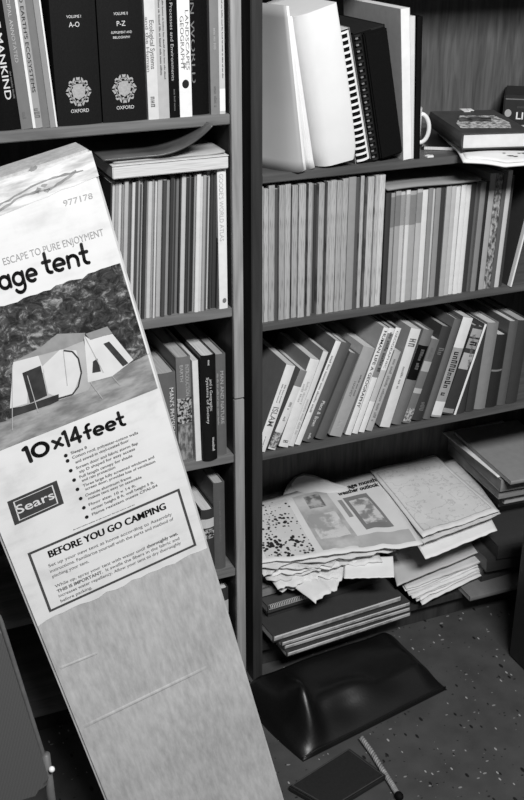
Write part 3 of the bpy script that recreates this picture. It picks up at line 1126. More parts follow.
# broad white folder with a rolled front edge
P = (0.9645, 0.0927, 0.3133, -0.1849)
f = empty('document_folder', (P[0], 0, z), (0, P[3], 0))
tag(f, 'broad bright white folder leaning left, beside the white comb-bound notebook', 'folder', G)
t, h = P[1], .30
bm = bmesh.new()
q = [(.004, .20), (.0, .06), (.003, .030), (.010, .012), (.020, .000), (.032, -.006), (t - .006, -.010), (t, -.006), (t - .001, .02), (t - .006, .20)]
n = len(q)
rows = []
for j in range(15):
    s = j / 14
    ins = .010 * (1 - min(1, s * 9)) ** 2
    cx_ = sum(p_[0] for p_ in q) / n
    cy_ = sum(p_[1] for p_ in q) / n
    bow = .006 * math.sin(math.pi * s)
    rows.append([bm.verts.new((x_ + (cx_ - x_) * ins * 14, y_ + (cy_ - y_) * ins * 2.0 - bow * (y_ < .05), (h + (.010 * x_ / t - .004)) * s)) for x_, y_ in q])
for a, c_ in zip(rows, rows[1:]):
    for i in range(n):
        bm.faces.new((a[i], a[(i + 1) % n], c_[(i + 1) % n], c_[i]))
bm.faces.new(rows[0][::-1])
bm.faces.new(rows[-1])
o = obj('cover', bm, M_white, f, True)
o.data.set_sharp_from_angle(angle=R(50))


def comb_notebook(label, P, y0, d, cov, comb, page, teeth, r, width):
    x, t, h, ang = P
    root = empty('comb_bound_notebook', (x, y0, R0), (0, ang, 0))
    tag(root, label, 'notebook', G)
    obj('cover', box(0, .0012, .004, d, 0, h, .0003), cov, root)
    obj('cover', box(t - .0012, t, .004, d, 0, h, .0003), cov, root)
    obj('page_block', box(.0014, t - .0014, .006, d - .002, .001, h - .001), page, root)
    bm = bmesh.new()
    # spine strip of the comb, then its curled teeth
    n = 6
    cx_ = t * .5
    a0, a1 = -60, 25
    def arcpt(a, rr_):
        return (cx_ + width * math.sin(R(a)), .006 - r * math.cos(R(a)))
    def strip(aa, ab, z0, z1, nn):
        out = []
        for i in range(nn + 1):
            a = aa + (ab - aa) * i / nn
            for rr_, lst in ((1, 0), (.86, 1)):
                x_, y_ = cx_ + width * rr_ * math.sin(R(a)), .008 - r * rr_ * math.cos(R(a))
                out.append((x_, y_))
        vs = [[bm.verts.new((x_, y_, zz)) for x_, y_ in out] for zz in (z0, z1)]
        for i in range(nn):
            A, B_, C_, D_ = 2 * i, 2 * i + 2, 2 * i + 3, 2 * i + 1
            bm.faces.new((vs[0][A], vs[0][B_], vs[1][B_], vs[1][A]))
            bm.faces.new((vs[0][D_], vs[1][D_], vs[1][C_], vs[0][C_]))
            bm.faces.new((vs[0][A], vs[0][D_], vs[0][C_], vs[0][B_]))
            bm.faces.new((vs[1][A], vs[1][B_], vs[1][C_], vs[1][D_]))
        for i in (0, nn):
            bm.faces.new((vs[0][2 * i], vs[0][2 * i + 1], vs[1][2 * i + 1], vs[1][2 * i]))
    strip(42, 95, .004, h - .004, 6)
    strip(-95, -74, .004, h - .004, 3)
    for i in range(teeth + 1):
        zc = .006 + (h - .012) * i / teeth
        w = (h / teeth) * .17
        strip(-76, 45, zc - w, zc + w, 9)
    obj('binding_comb', bm, comb, root)
    obj('punched_holes', box(t * .06, t * .94, .0035, .006, .002, h - .002), M_black, root)
    return root


P = (1.0615, 0.0359, 0.2956, -0.2231)
comb_notebook('white comb-bound notebook with dark slots along its spine', (P[0], P[1], .268, P[3]), .006, .21, tone(.20), mat('white_plastic_comb', .8, .35, .03, 30), M_page, 20, .010, P[1] * .46)
P = (1.0996, 0.0709, 0.2911, -0.2019)
r_ = comb_notebook('thick black comb-bound report leaning left, right of the white comb-bound notebook', (P[0], P[1], .262, P[3]), .010, .21, M_black, mat('black_plastic_comb', .02, .35, .1, 30), pages_mat('dark_page_edges', .02), 20, .010, .0085)
for o in list(r_.children):
    if o.name.startswith('binding_comb') or o.name.startswith('punched'):
        o.location.x = -P[1] * .5 + .009
o = obj('front_flap', box(.019, P[1] + .0005, -.004, .0055, .001, .258, .003), M_black, r_)
bm = bmesh.new()
for i in range(20):
    zc = .012 + .240 * i / 19
    bx(bm, .0005, .006, -.0035, -.0015, zc - .0016, zc + .0016)
obj('comb_teeth', bm, mat('grey_comb_teeth', .2, .4, .1, 40), r_)

# light folder and black-covered binder, open edges outward
P = (1.1696, 0.0206, 0.3138, -0.0816)
book('document_folder', 'tall pale grey folder standing behind the black report', 'folder', G, (P[0], P[1], .30, P[3]), z, .004, .25, tone(.62), mat('folder_edge', .76, .7, .05, 40), False, flip=True)
P = (1.1823, 0.0133, 0.3005, -0.0523)
book('document_folder', 'slim pale folder between the tall grey folder and the black binder', 'folder', G, (P[0] + .0006, P[1], .284, P[3]), z, .008, .19, tone(.6), mat('bright_pages', .62, .7, .05, 40), False, flip=True)
P = (1.1966, 0.0120, 0.2981, -0.0443)
book('hardback_book', 'narrow black binder at the right end of the standing row beside the mug', 'book', G, (P[0] + .0008, P[1], .283, P[3]), z, .004, .19, M_black, M_pagedull, True)

# mug behind the black-covered book
mx_, my_ = 1.243, .118
mz = R0
M_mug = mat('white_glazed_mug', .72, .2, .04, 20, .5)
mug = empty('coffee_mug', (mx_, my_, mz))
tag(mug, 'white mug whose handle shows beside the black-covered book', 'mug')
bm = bmesh.new()
prof = [(.0, .002), (.024, .0), (.027, .004), (.0285, .03), (.029, .082), (.0282, .084), (.0265, .082), (.0255, .03), (.024, .006), (.0, .005)]
seg = 28
rings = [[bm.verts.new((r_ * math.cos(2 * math.pi * k_ / seg), r_ * math.sin(2 * math.pi * k_ / seg), zz)) for k_ in range(seg)] for r_, zz in prof[1:-1]]
for a, c_ in zip(rings, rings[1:]):
    for k_ in range(seg):
        bm.faces.new((a[k_], a[(k_ + 1) % seg], c_[(k_ + 1) % seg], c_[k_]))
bm.faces.new(rings[0][::-1])
bm.faces.new(rings[-1])
obj('body', bm, M_mug, mug, True)
ang = -.55
bm = bmesh.new()
pts = []
for i in range(15):
    a = R(100 - 200 * i / 14)
    rr_ = .0265 + .019 * max(0, math.cos(a))
    pts.append((rr_ * math.cos(ang), rr_ * math.sin(ang), .040 + .031 * math.sin(a)))
tube(bm, pts, .0048, 10)
obj('handle', bm, M_mug, mug, True)

x0, y0_, z0_ = (1.2365, 0.0094, 1.2380)
bm = bmesh.new()
prism(bm, [(-.008, -.006), (.006, -.007), (.009, .002), (.004, .004), (.002, .008), (-.009, .005)], 0, .003)
o = obj('paper_scrap', bm, M_white)
o.location = (x0, y0_ + .002, R0)
tag(o, 'tiny torn white paper scrap on the shelf edge below the mug', 'paper')

# thin dark booklet, open white magazine and the thick picture-covered book lying flat
PA = Vector((1.2868, -0.0297, 1.2500))
PB = Vector((1.4169, -0.0643, 1.2500))
dirx = (PB - PA)
dirx.z = 0
dirx.normalize()
rz = math.atan2(dirx.y, dirx.x)


def lie(name, label, cat, group, loc, rz_, w, d, th, m, page, dirn=1, hard=True, titles=()):
    """a book lying flat: spine along local x=0 side, pages open towards -y and +x"""
    root = empty(name, loc, (0, 0, rz_))
    tag(root, label, cat, group)
    c = .0025 if hard else .0008
    bm = bmesh.new()
    prism(bm, [(0.002, 0), (w, 0), (w, c), (.004, c), (.003, th * .5), (.004, th - c), (w, th - c), (w, th), (.002, th), (-.001, th * .75), (-.002, th * .5), (-.001, th * .25)], 0, d, 'Y')
    obj('cover', bm, m, root)
    o_ = .003 if hard else .0005
    obj('page_block', box(.0045, w - o_, o_, d - o_, c + .0002, th - c - .0002), page, root)
    return root


th = .034
o = empty('open_magazine', (PA.x, PA.y, R0), (0, 0, rz - .06))
tag(o, 'open white magazine drooping over the shelf edge under the thick picture book', 'magazine')


def droop(u, v):
    x_ = .000 + .21 * u
    y_ = -.048 * (1 - abs(u - .38) / .62) * 1.0 + (.24 + .02 * u) * v - .005
    if v == 0:
        pass
    yy = y_
    zz = .0105 + .004 * math.sin(u * math.pi * 2) * (1 - v)
    out = max(0, -(PA.y + yy) - .002)
    return (x_, yy, zz - out * .22)


sheet_grid('page', droop, 30, 20, .0035, M_white, o)


def droop2(u, v):
    x_, y_, z_ = droop(u, v)
    return (x_ + .008, y_ + .012, z_ + .0055)


sheet_grid('page', droop2, 30, 20, .003, M_offwhite, o)
bm = bmesh.new()
for u, v, r_ in ((.45, .10, .007), (.50, .08, .006), (.62, .12, .008), (.66, .09, .005), (.40, .16, .004), (.56, .13, .004)):
    p_ = droop2(u, v)
    bm.faces.new([bm.verts.new((p_[0] + r_ * math.cos(a) * (1 + .3 * math.sin(3 * a)), p_[1] + r_ * .6 * math.sin(a), droop2(u, v)[2] + .0012)) for a in [k_ * .5236 for k_ in range(12)]])
flat_obj('printed_figures', bm, M_greyink, o)

tb = lie('picture_book', 'thick dark book with ornamental picture on its cover, lying on the white magazine', 'book', None, (PA.x, PA.y, R0 + .0185), rz, .150, .245, th, mat('dark_dust_jacket', .050, .45, .2, 30, .4), mat('clean_page_edges', .66, .7, .04, 60))
bm = bmesh.new()
q = [(.012, .050), (.118, .036), (.135, .095), (.128, .175), (.052, .185), (.018, .10)]
f_ = bm.faces.new([bm.verts.new((x_, y_, th + .0006)) for x_, y_ in q])
f_.material_index = 0
q = [(.030, .118), (.100, .110), (.112, .150), (.085, .168), (.060, .160), (.040, .165)]
f_ = bm.faces.new([bm.verts.new((x_, y_, th + .0010)) for x_, y_ in q])
f_.material_index = 1
obj('cover_picture', bm, [blot_mat('ornament_print', .10, .66, 130, .40, .58), blot_mat('dark_landscape_print', .012, .12, 60, .4, .6)], tb)
bm = bmesh.new()
bx(bm, .075, .090, .225, .262, th + .0004, th + .0012)
bx(bm, .088, .100, .232, .255, th + .0012, th + .0022)
obj('bookmark', bm, M_white, tb)
o = lie('thin_booklet', 'thin black booklet poking out left beneath the thick picture book', 'book', None, (1.2557, .075, R0), rz - .30, .15, .20, .0085, M_blackgloss, M_page, hard=False)

# black spine with a pale disc at the right
bxp = Vector((1.5547, 0.2165, 1.2360))
kb = empty('reference_book', (bxp.x, bxp.y, R0), (0, 0, -.62))
tag(kb, 'black volume with pale disc and white LI lettering at the far right', 'book')
obj('cover', box(0, .21, 0, .14, 0, .074, .003), mat('black_matte_board', .016, .55, .15, 60), kb)
obj('edge_line', box(.004, .208, -.0008, .001, .064, .0665), M_greyink, kb)
bm = bmesh.new()
bm.faces.new([bm.verts.new((.012 + .0078 * math.cos(a), -.0008, .033 + .0088 * math.sin(a))) for a in [k_ * .314 for k_ in range(20)]])
flat_obj('pale_disc', bm, mat('pale_disc_print', .36, .5, .05, 40), kb)
bm = bmesh.new()
put_text(bm, 'LI', lambda u, v: (.031 + u, -.0009, .020 + v), .016, .016, .015)
flat_obj('lettering', bm, M_white, kb)
bm = bmesh.new()
smudge_line(bm, lambda u, v: (.032 + u, -.0009, .045 + v), .03, .011, 7)
flat_obj('lettering', bm, mat('dim_type', .06, .5, .1, 40), kb)

# ------------------------------------------------------------ right bookcase, journals
def journal_mat(name, v, dash):
    def build(nt, b_):
        a = tex_noise(nt, coords(nt, (3.2, .01, .12)), 170, 2, .6)
        nt.links.new(ramp(nt, a, [(0.34, v * dash), (0.48, v), (.7, v * 1.06)]), b_.inputs['Base Color'])
        b_.inputs['Roughness'].default_value = 0.5
    return ramp_mat(name, build)


z = R1
G = 'pale journals in the left half of the second right shelf'
AX = [0.8449, 0.8562, 0.8672, 0.8814, 0.8821, 0.8899, 0.9035, 0.9164, 0.9194, 0.9327, 0.9488,
      0.9544, 0.9638, 0.9721, 0.9784, 0.9917, 0.9974, 1.0062, 1.0195, 1.0329, 1.0464, 1.0640, 1.0659, 1.0749, 1.0839, 1.0917, 1.1069, 1.1179, 1.1322]
AV = [.36, .42, .36, None, .08, .34, .40, None, .36, .42, .03, .38, .18, .04, .36, .05, .38, .42, .36, .38, .28, None, .09, .42, .04, .46, .44, .56]
n_ = 0
for i, v in enumerate(AV):
    if v is None:
        continue
    x0, x1 = AX[i], AX[i + 1]
    rr = random.Random(i)
    m = journal_mat('journal_spine_%d' % round(v * 100), v, .45) if v > .3 else tone(v)
    magazine('journal', '%s journal from the left, %s spine, in the left half of the journal shelf' % (ORD[n_], tname(v)), 'journal', G,
             std(x0 + .0005, x1 - .0005, .2865 + rr.uniform(-.005, .0030) - (.004 if v < .2 else 0)), z, .002 + (.010 if v < .2 else 0) + rr.uniform(0, .007), .18, m)
    n_ += 1

G = 'journals in the right half of the second right shelf'
BX = [1.1343, 1.1467, 1.1561, 1.1690, 1.1818, 1.1918, 1.2099, 1.2235, 1.2367, 1.2477, 1.2556, 1.2687,
      1.2789, 1.2921, 1.3037, 1.3149, 1.3279, 1.3396, 1.3530, 1.3603, 1.3738, 1.3828, 1.3979, 1.4160, 1.4262, 1.4382]
BV = [.05, .32, .34, .50, .64, .36, .44, .66, .24, .50, .26, .04, .40, .46, .66, .70, .66, .05, .10, .22, .02, .36, .30, .10, .52]
for i, v in enumerate(BV):
    x0, x1 = BX[i], BX[i + 1]
    rr = random.Random(i + 50)
    lean = R(2.2) * (max(0, i - 10) / 14)
    if i == 0:
        book('bound_volume', 'dark hardbound volume at the left end of the shorter journal group', 'book', G, std(x0, x1, .250), z, .004, .18, tone(.05), M_pagedull, True)
        continue
    ex_ = []
    if 1 <= i <= 6:
        ex_ = [(.70, .965, tone(v * .55))]
    m = blot_mat('mottled_spine', .06, .42, 150, .42, .6, (1, 1, .5)) if i == 22 else tone(v)
    magazine('journal', '%s spine from the dark volume, %s, in the shorter right-hand journal group' % (ORD[i - 1], tname(v)), 'journal', G,
             (x1, (x1 - x0 - .0004) * math.cos(lean), .249 + rr.uniform(-.004, .001) + .018 * (i > 20), lean), z, .002 + rr.uniform(0, .007), .18, m, ex_)
P = (1.4465, 0.0054, 0.2516, 0.0309)
magazine('thin_booklet', 'black booklet leaning right at the end of the journal shelf', 'book', G, (P[0], .007, .255, P[3]), z, .006, .18, tone(.04))
P = (1.4629, 0.0064, 0.1448, 0.1857)
o = magazine('thin_booklet', 'dark booklet with bright white front edge leaning at the far right of the journal shelf', 'book', G, (P[0] + .003, .004, .26, P[3]), z, -.004, .18, tone(.03))
obj('white_edge', box(-.0041, .0001, -.0015, .010, 0, .26), M_white, o)

fz = R1 + .2555


def jm(u, v):
    A, B_, C_, D_ = Vector((1.0782, -0.0834, 1.1970)), Vector((1.3055, -0.0912, 1.1990)), Vector((1.3540, -0.0697, 1.2000)), Vector((1.1475, 0.0130, 1.1990))
    xx = .0 + u
    x0_, x1_ = BX[0] - .002, BX[19]
    return (x0_ + (x1_ - x0_) * u + .01 * v, -.004 + .19 * v, fz + .0035 + .0015 * math.sin(u * 6))


o = sheet_grid('magazine', jm, 16, 6, .004, tone(.24))
tag(o, 'grey magazine lying flat on top of the shorter journal group', 'magazine')

# ------------------------------------------------------------ right bookcase, leaning books
G = 'leaning books on the third right shelf'
z = R2
W_, K_, D_ = tone(.72), M_ink, M_greyink
R2B = [
    ('paperback_book', 'white spined book titled ISLAM, leftmost of the leaning row', (0.8578, 0.0224, 0.2082, 0.3506), .20, tone(.16), W_, 'pb', [('ISLAM', .52, .30, .5, .62, D_, .01), (None, .78, .55, .35, .14, D_, 0), (None, .78, .55, .65, .14, D_, 0), (None, .18, .05, .5, .12, D_, 0)], []),
    ('paperback_book', 'small white book with photo band at its foot, right of the ISLAM book', (0.8824, 0.0186, 0.1936, 0.4047), .15, tone(.11), tone(.70), 'pb', [(None, .6, .5, .5, .3, D_, 0), (None, .42, .36, .5, .3, D_, 0)], [(.02, .22, blot_mat('spine_photo', .08, .5, 140, .42, .58)), (.80, .998, tone(.20))]),
    ('paperback_book', 'white paperback with faint title, third in the leaning row', (0.9134, 0.0240, 0.2130, 0.4056), .17, tone(.16), W_, 'pb', [(None, .72, .50, .35, .25, M_paleink, 0), (None, .75, .48, .65, .2, M_paleink, 0), (None, .08, .03, .5, .5, D_, 0)], []),
    ('paperback_book', 'slim white paperback with fine grey title, fourth in the leaning row', (0.9270, 0.0129, 0.2304, 0.3587), .18, tone(.15), tone(.66), 'pb', [(None, .5, .1, .5, .4, M_paleink, 0)], []),
    ('paperback_book', 'tall narrow white book with grey lettering, left of two dark grey books', (0.9432, 0.0143, 0.2535, 0.3867), .20, tone(.12), tone(.74), 'pb', [(None, .86, .30, .45, .36, D_, 0)], []),
    ('hardback_book', 'dark grey hardback with short white title, left of the plain dark one', (0.9739, 0.0281, 0.2420, 0.3881), .21, tone(.10), None, 'hb', [('Brown', .26, .16, .45, .32, M_silver, .01), ('Place &', .42, .28, .5, .30, M_silver, .01), (None, .09, .02, .5, .2, M_silver, 0)], []),
    ('hardback_book', 'plain dark grey hardback, right of the one with the short white title', (1.0069, 0.0261, 0.2113, 0.3896), .19, tone(.10), None, 'hb', [], []),
    ('paperback_book', 'pale grey book with small dark author lines, middle of the leaning row', (1.0459, 0.0306, 0.2190, 0.3620), .19, tone(.36), None, 'pb', [('HARVEY', .62, .45, .4, .2, D_, 0), (None, .7, .46, .7, .12, D_, 0), (None, .18, .08, .5, .35, M_paleink, 0)], []),
    ('paperback_book', 'tall white spined book with bold black spaced capitals', (1.0705, 0.0153, 0.2630, 0.3386), .21, tone(.30), tone(.74), 'pb', [('HUMAN LIFE A GEOGRAPHY', .97, .26, .5, .50, K_, .012)], []),
    ('paperback_book', 'tall white book with a black stripe, beside the bold lettered one', (1.0878, 0.0151, 0.2593, 0.3317), .20, tone(.04), tone(.74), 'pb', [(None, .96, .58, .62, .5, K_, 0)], [(.54, .95, tone(.25)), ]),
    ('paperback_book', 'tall white book with dark capitals high on its spine, right of the striped one', (1.1047, 0.0147, 0.2576, 0.3289), .20, tone(.05), tone(.76), 'pb', [('GEOGRAPHIC', .97, .62, .5, .36, K_, 0)], [(.30, .60, tone(.52))]),
    ('paperback_book', 'shorter pale grey mottled book in front of the tall white spines', (1.1252, 0.0171, 0.1978, 0.3343), .16, tone(.30), tone(.44), 'pb', [(None, .9, .1, .5, .4, M_greyink, 0)], []),
    ('paperback_book', 'wide white spine with a round dark emblem near its top', (1.1713, 0.0268, 0.2429, 0.2832), .21, tone(.30), tone(.68), 'pb', [(None, .62, .38, .5, .22, D_, 0), (None, .90, .80, .5, .6, D_, 0)], []),
    ('hardback_book', 'grey book with a broad black band below its top', (1.2025, 0.0277, 0.2345, 0.3116), .19, tone(.16), None, 'hb', [(None, .8, .55, .5, .3, M_greyink, 0)], [(.48, .84, M_black)]),
    ('paperback_book', 'slim grey pictorial book with pale foot, right of the black banded one', (1.2256, 0.0212, 0.2096, 0.3105), .17, tone(.16), None, 'pb', [(None, .9, .75, .5, .4, D_, 0)], [(.02, .18, blot_mat('spine_photo', .08, .5, 140, .42, .58)), (.62, .74, tone(.4)), (.36, .42, tone(.42))]),
    ('hardback_book', 'black hardback with tiny pale title, near the middle right of the leaning row', (1.2581, 0.0280, 0.2337, 0.2849), .20, tone(.035), None, 'hb', [(None, .78, .68, .5, .5, M_greyink, 0), (None, .2, .1, .5, .4, M_greyink, 0)], []),
    ('hardback_book', 'dark grey hardback just left of the book with white spine ends', (1.2790, 0.0185, 0.2489, 0.2702), .21, tone(.13), None, 'hb', [], []),
    ('paperback_book', 'pictorial book with white ends and dark jagged lettering', (1.3080, 0.0276, 0.2492, 0.2750), .21, tone(.10), tone(.34), 'pb', [(None, .66, .2, .5, .55, K_, 0)], [(.02, .16, W_), (.70, .998, W_)]),
    ('paperback_book', 'black book with pale pictured panels on the upper spine', (1.3399, 0.0303, 0.2228, 0.3111), .20, tone(.03), None, 'pb', [(None, .83, .77, .5, .6, K_, 0)], [(.52, .70, tone(.42)), (.75, .86, tone(.30)), (.88, .97, tone(.36)), (.02, .07, tone(.3))]),
    ('thin_booklet', 'thin stapled booklet with bright white front edge, past the pictured black book', (1.3483, 0.0059, 0.2292, 0.2870), .22, tone(.06), tone(.80), 'pb', [], []),
    ('hardback_book', 'black book with curling grey ornament, right of the bright white edge', (1.3754, 0.0230, 0.2201, 0.3007), .19, tone(.03), None, 'hb', [(None, .9, .5, .5, .4, M_greyink, 0)], []),
    ('hardback_book', 'dark slim hardback left of the thick grey spine', (1.4001, 0.0225, 0.2119, 0.2656), .19, tone(.05), None, 'hb', [], []),
    ('hardback_book', 'thick plain grey spine near the right end of the leaning row', (1.4332, 0.0314, 0.2186, 0.1833), .20, tone(.22), None, 'hb', [], []),
    ('hardback_book', 'black book with small white emblem, right of the thick grey spine', (1.4641, 0.0295, 0.1848, 0.1386), .18, tone(.025), None, 'hb', [(None, .80, .77, .5, .5, M_silver, 0)], [(.50, .525, tone(.2))]),
    ('hardback_book', 'dark grey hardback with pale dot near the picture edge', (1.4900, 0.0240, 0.2142, 0.0874), .20, tone(.10), None, 'hb', [(None, .28, .25, .5, .5, M_silver, 0)], []),
    ('hardback_book', 'black hardback at the right end of the leaning row', (1.5236, 0.0319, 0.2118, 0.0600), .20, tone(.04), None, 'hb', [], []),
]
def side_x(P, right, zz):
    """x of a leaning book's left or right face at height zz"""
    x_, t_, h_, a_ = P
    s_ = (-t_ if a_ >= 0 else 0) + (t_ if right else 0)
    return x_ + s_ * math.cos(a_) + (zz + s_ * math.sin(a_)) * math.tan(a_)


for i in (24, 23, 22, 21, 20, 2):      # each book rests against its right-hand neighbour
    P, Q_ = list(R2B[i][2]), R2B[i + 1][2]
    zz = min(P[2], Q_[2]) * .94
    while P[3] > .02 and side_x(P, True, zz) > side_x(Q_, False, zz) - .0003:
        P[3] -= .002
    R2B[i] = R2B[i][:2] + (tuple(P),) + R2B[i][3:]
for name, lab, P, d, cov, spine, kind, texts, bands in R2B:
    r_ = book(name, lab, 'book', G, P, z, .004 if P[1] > .01 else .002, d, cov, M_page if cov != tone(.03) else M_pagedull, kind == 'hb', bands=([(.001, .999, spine)] if spine else []) + [], texts=texts)
    if bands:
        # bands printed over the spine colour
        x, t, h, ang = P
        for z0, z1, m in bands:
            bm = bmesh.new()
            b0 = -.0012
            bulge = min(.004, t * .14) if kind == 'hb' else min(.0012, t * .06)
            out, _ = profile(t, d, bulge, .001)
            sx = -t if ang >= 0 else 0
            q = [(px_, py - .0005) for px_, py in out[1:-1]]
            vs = [[bm.verts.new((px_ + sx, py, zz * h)) for px_, py in q] for zz in (z0, z1)]
            for i in range(len(q) - 1):
                bm.faces.new((vs[0][i], vs[0][i + 1], vs[1][i + 1], vs[1][i]))
            obj('spine_band', bm, m, r_)

# ------------------------------------------------------------ right bookcase, bottom: paper piles
class Patch:
    def __init__(self, fl, fr, br, bl, seed=0, wob=.003, sag=0.0, jit=.003):
        self.c = [Vector(p) for p in (fl, fr, br, bl)]
        self.s, self.w, self.sag, self.j = seed, wob, sag, jit

    def pos(self, u, v, off=0.0):
        a = self.c[0].lerp(self.c[1], u)
        b_ = self.c[3].lerp(self.c[2], u)
        p = a.lerp(b_, v)
        e = (1 - v) ** 3
        wz = self.w * (noise.noise(Vector((u * 3.1 + self.s, v * 2.7, self.s * 3.3))) + .5 * noise.noise(Vector((u * 9 + self.s, v * 6, 1.7)))) - self.sag * e
        j = self.j * (noise.noise(Vector((u * 5.5, self.s * 2.1, 5.5))) + .8 * noise.noise(Vector((u * 17, self.s * 3.7, 1.5)))) * (1 - v) ** 2
        wz += self.j * .35 * noise.noise(Vector((u * 11, self.s * 1.3, 8.5))) * (1 - v) ** 2
        return (p.x, p.y + j, p.z + wz + off)


def sheet(name, label, cat, group, patch, m, th=.0012, nu=26, nv=18):
    o = sheet_grid(name, lambda u, v: patch.pos(u, v), nu, nv, th, m)
    tag(o, label, cat, group)
    return o


def printed(patch, name, m, u0, u1, v0, v1, parent, off=.0006, skew=0.0, nu=14, nv=10):
    bm = bmesh.new()
    vs = [[bm.verts.new(patch.pos(min(.995, max(.005, u0 + (u1 - u0) * i / nu + skew * (v0 + (v1 - v0) * j / nv - .5))), v0 + (v1 - v0) * j / nv, off)) for j in range(nv + 1)] for i in range(nu + 1)]
    for i in range(nu):
        for j in range(nv):
            bm.faces.new((vs[i][j], vs[i + 1][j], vs[i + 1][j + 1], vs[i][j + 1]))
    return flat_obj(name, bm, m, parent)


def slab_obj(name, label, cat, group, fl, fr, depth, z0, z1, cover, page, hard=False):
    """bound thing lying flat, spine towards the viewer, spine running from fl to fr"""
    a, c_ = Vector(fl), Vector(fr)
    d = c_ - a
    w = math.hypot(d.x, d.y)
    root = empty(name, (a.x, a.y, z0), (0, 0, math.atan2(d.y, d.x)))
    tag(root, label, cat, group)
    t = z1 - z0
    c0 = .0022 if hard else .0009
    bm = bmesh.new()
    prism(bm, [(depth, 0), (.0012, 0), (0, t * .3), (0, t * .7), (.0012, t), (depth, t), (depth, t - c0), (.003, t - c0), (.003, c0), (depth, c0)], 0, w, 'X')
    obj('cover', bm, cover, root)
    obj('page_block', box(.001, w - .001, .0035, depth - .001, c0 + .0002, t - c0 - .0002), page, root)
    return root, w, t


G = 'journals stacked flat at the bottom left of the right bookcase'
A4, B4 = (0.8934, -0.0481, 0.0820), (1.2469, -0.0204, 0.0820)
A3, B3 = (0.8902, -0.0374, 0.0960), (1.2466, -0.0184, 0.0960)
A2, B2 = (0.8819, -0.0412, 0.1100), (1.2462, -0.0164, 0.1100)
A1, B1 = (0.8348, -0.0369, 0.1240), (1.2234, -0.0096, 0.1240)
M_js = blot_mat('journal_flat_spine', .22, .42, 45, .40, .56, (.6, 1, 1))
lab = ['lowest flat journal in the stack by the floor', 'second flat journal from the floor in the stack', 'third flat journal from the floor in the stack', 'top flat journal of the low stack, shifted left']
for i, (a, c_, z0) in enumerate(((A4, B4, .0805), (A3, B3, .0950), (A2, B2, .1095), (A1, B1, .1240))):
    a = (max(a[0], .862 if a[1] > -.02 else 0.862), a[1], a[2])
    r_, w, t = slab_obj('journal', lab[i], 'journal', G, a, c_, .22, z0, z0 + .0138 + (.006 if i == 3 else 0), tone(.04), M_page)
    obj('spine_band', box(.002, w - .002, -.0006, .0004, t * .30, t * .92), M_js, r_)
    obj('spine_rule', box(.004, w - .004, -.0010, .0002, t * .74, t * .90), M_offwhite, r_)
G = 'dark books lying on the low journal stack'
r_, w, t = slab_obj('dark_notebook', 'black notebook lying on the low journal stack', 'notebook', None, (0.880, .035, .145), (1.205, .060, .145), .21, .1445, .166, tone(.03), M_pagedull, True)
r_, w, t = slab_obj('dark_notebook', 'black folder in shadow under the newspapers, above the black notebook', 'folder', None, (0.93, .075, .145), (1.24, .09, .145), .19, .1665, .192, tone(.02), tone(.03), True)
# wire-bound notebook
a, c_ = Vector((0.8735, 0.0209, 0.1720)), Vector((1.0342, 0.0335, 0.1720))
r_, w, t = slab_obj('wire_bound_notebook', 'dark notebook with pale wire spine lying below the newspaper edges', 'notebook', None, (max(a.x, .874), a.y, 0), (c_.x, c_.y, 0), .17, .1668, .186, tone(.06), M_pagedull)
r_.location.z = .1668
bm = bmesh.new()
n_ = 34
for i in range(n_):
    x_ = .004 + (w - .008) * i / (n_ - 1)
    pts = [(x_ + .0008 * math.sin(a_), -.001 + .006 * math.cos(a_), .018 + .006 * math.sin(a_)) for a_ in [k_ * .7 for k_ in range(10)]]
    tube(bm, pts, .0009, 5)
obj('wire_spine', bm, mat('pale_wire', .6, .35, .1, 30), r_)
a = Vector((0.8626, 0.0322, 0.1850))
bm = box(0, .075, 0, .11, 0, .016, .001)
o = empty('paperback_book', (.860, .055, .1925), (0, .0, .05))
tag(o, 'small grey paperback with dark print lying at the left panel', 'book')
obj('cover', box(0, .052, 0, .12, 0, .012, .001), tone(.20), o)
bm = bmesh.new()
for i in range(3):
    smudge_line(bm, lambda u, v, i=i: (.006 + u, .012 + i * .022 + v, .0126), .04, .014, i)
flat_obj('lettering', bm, M_ink, o)

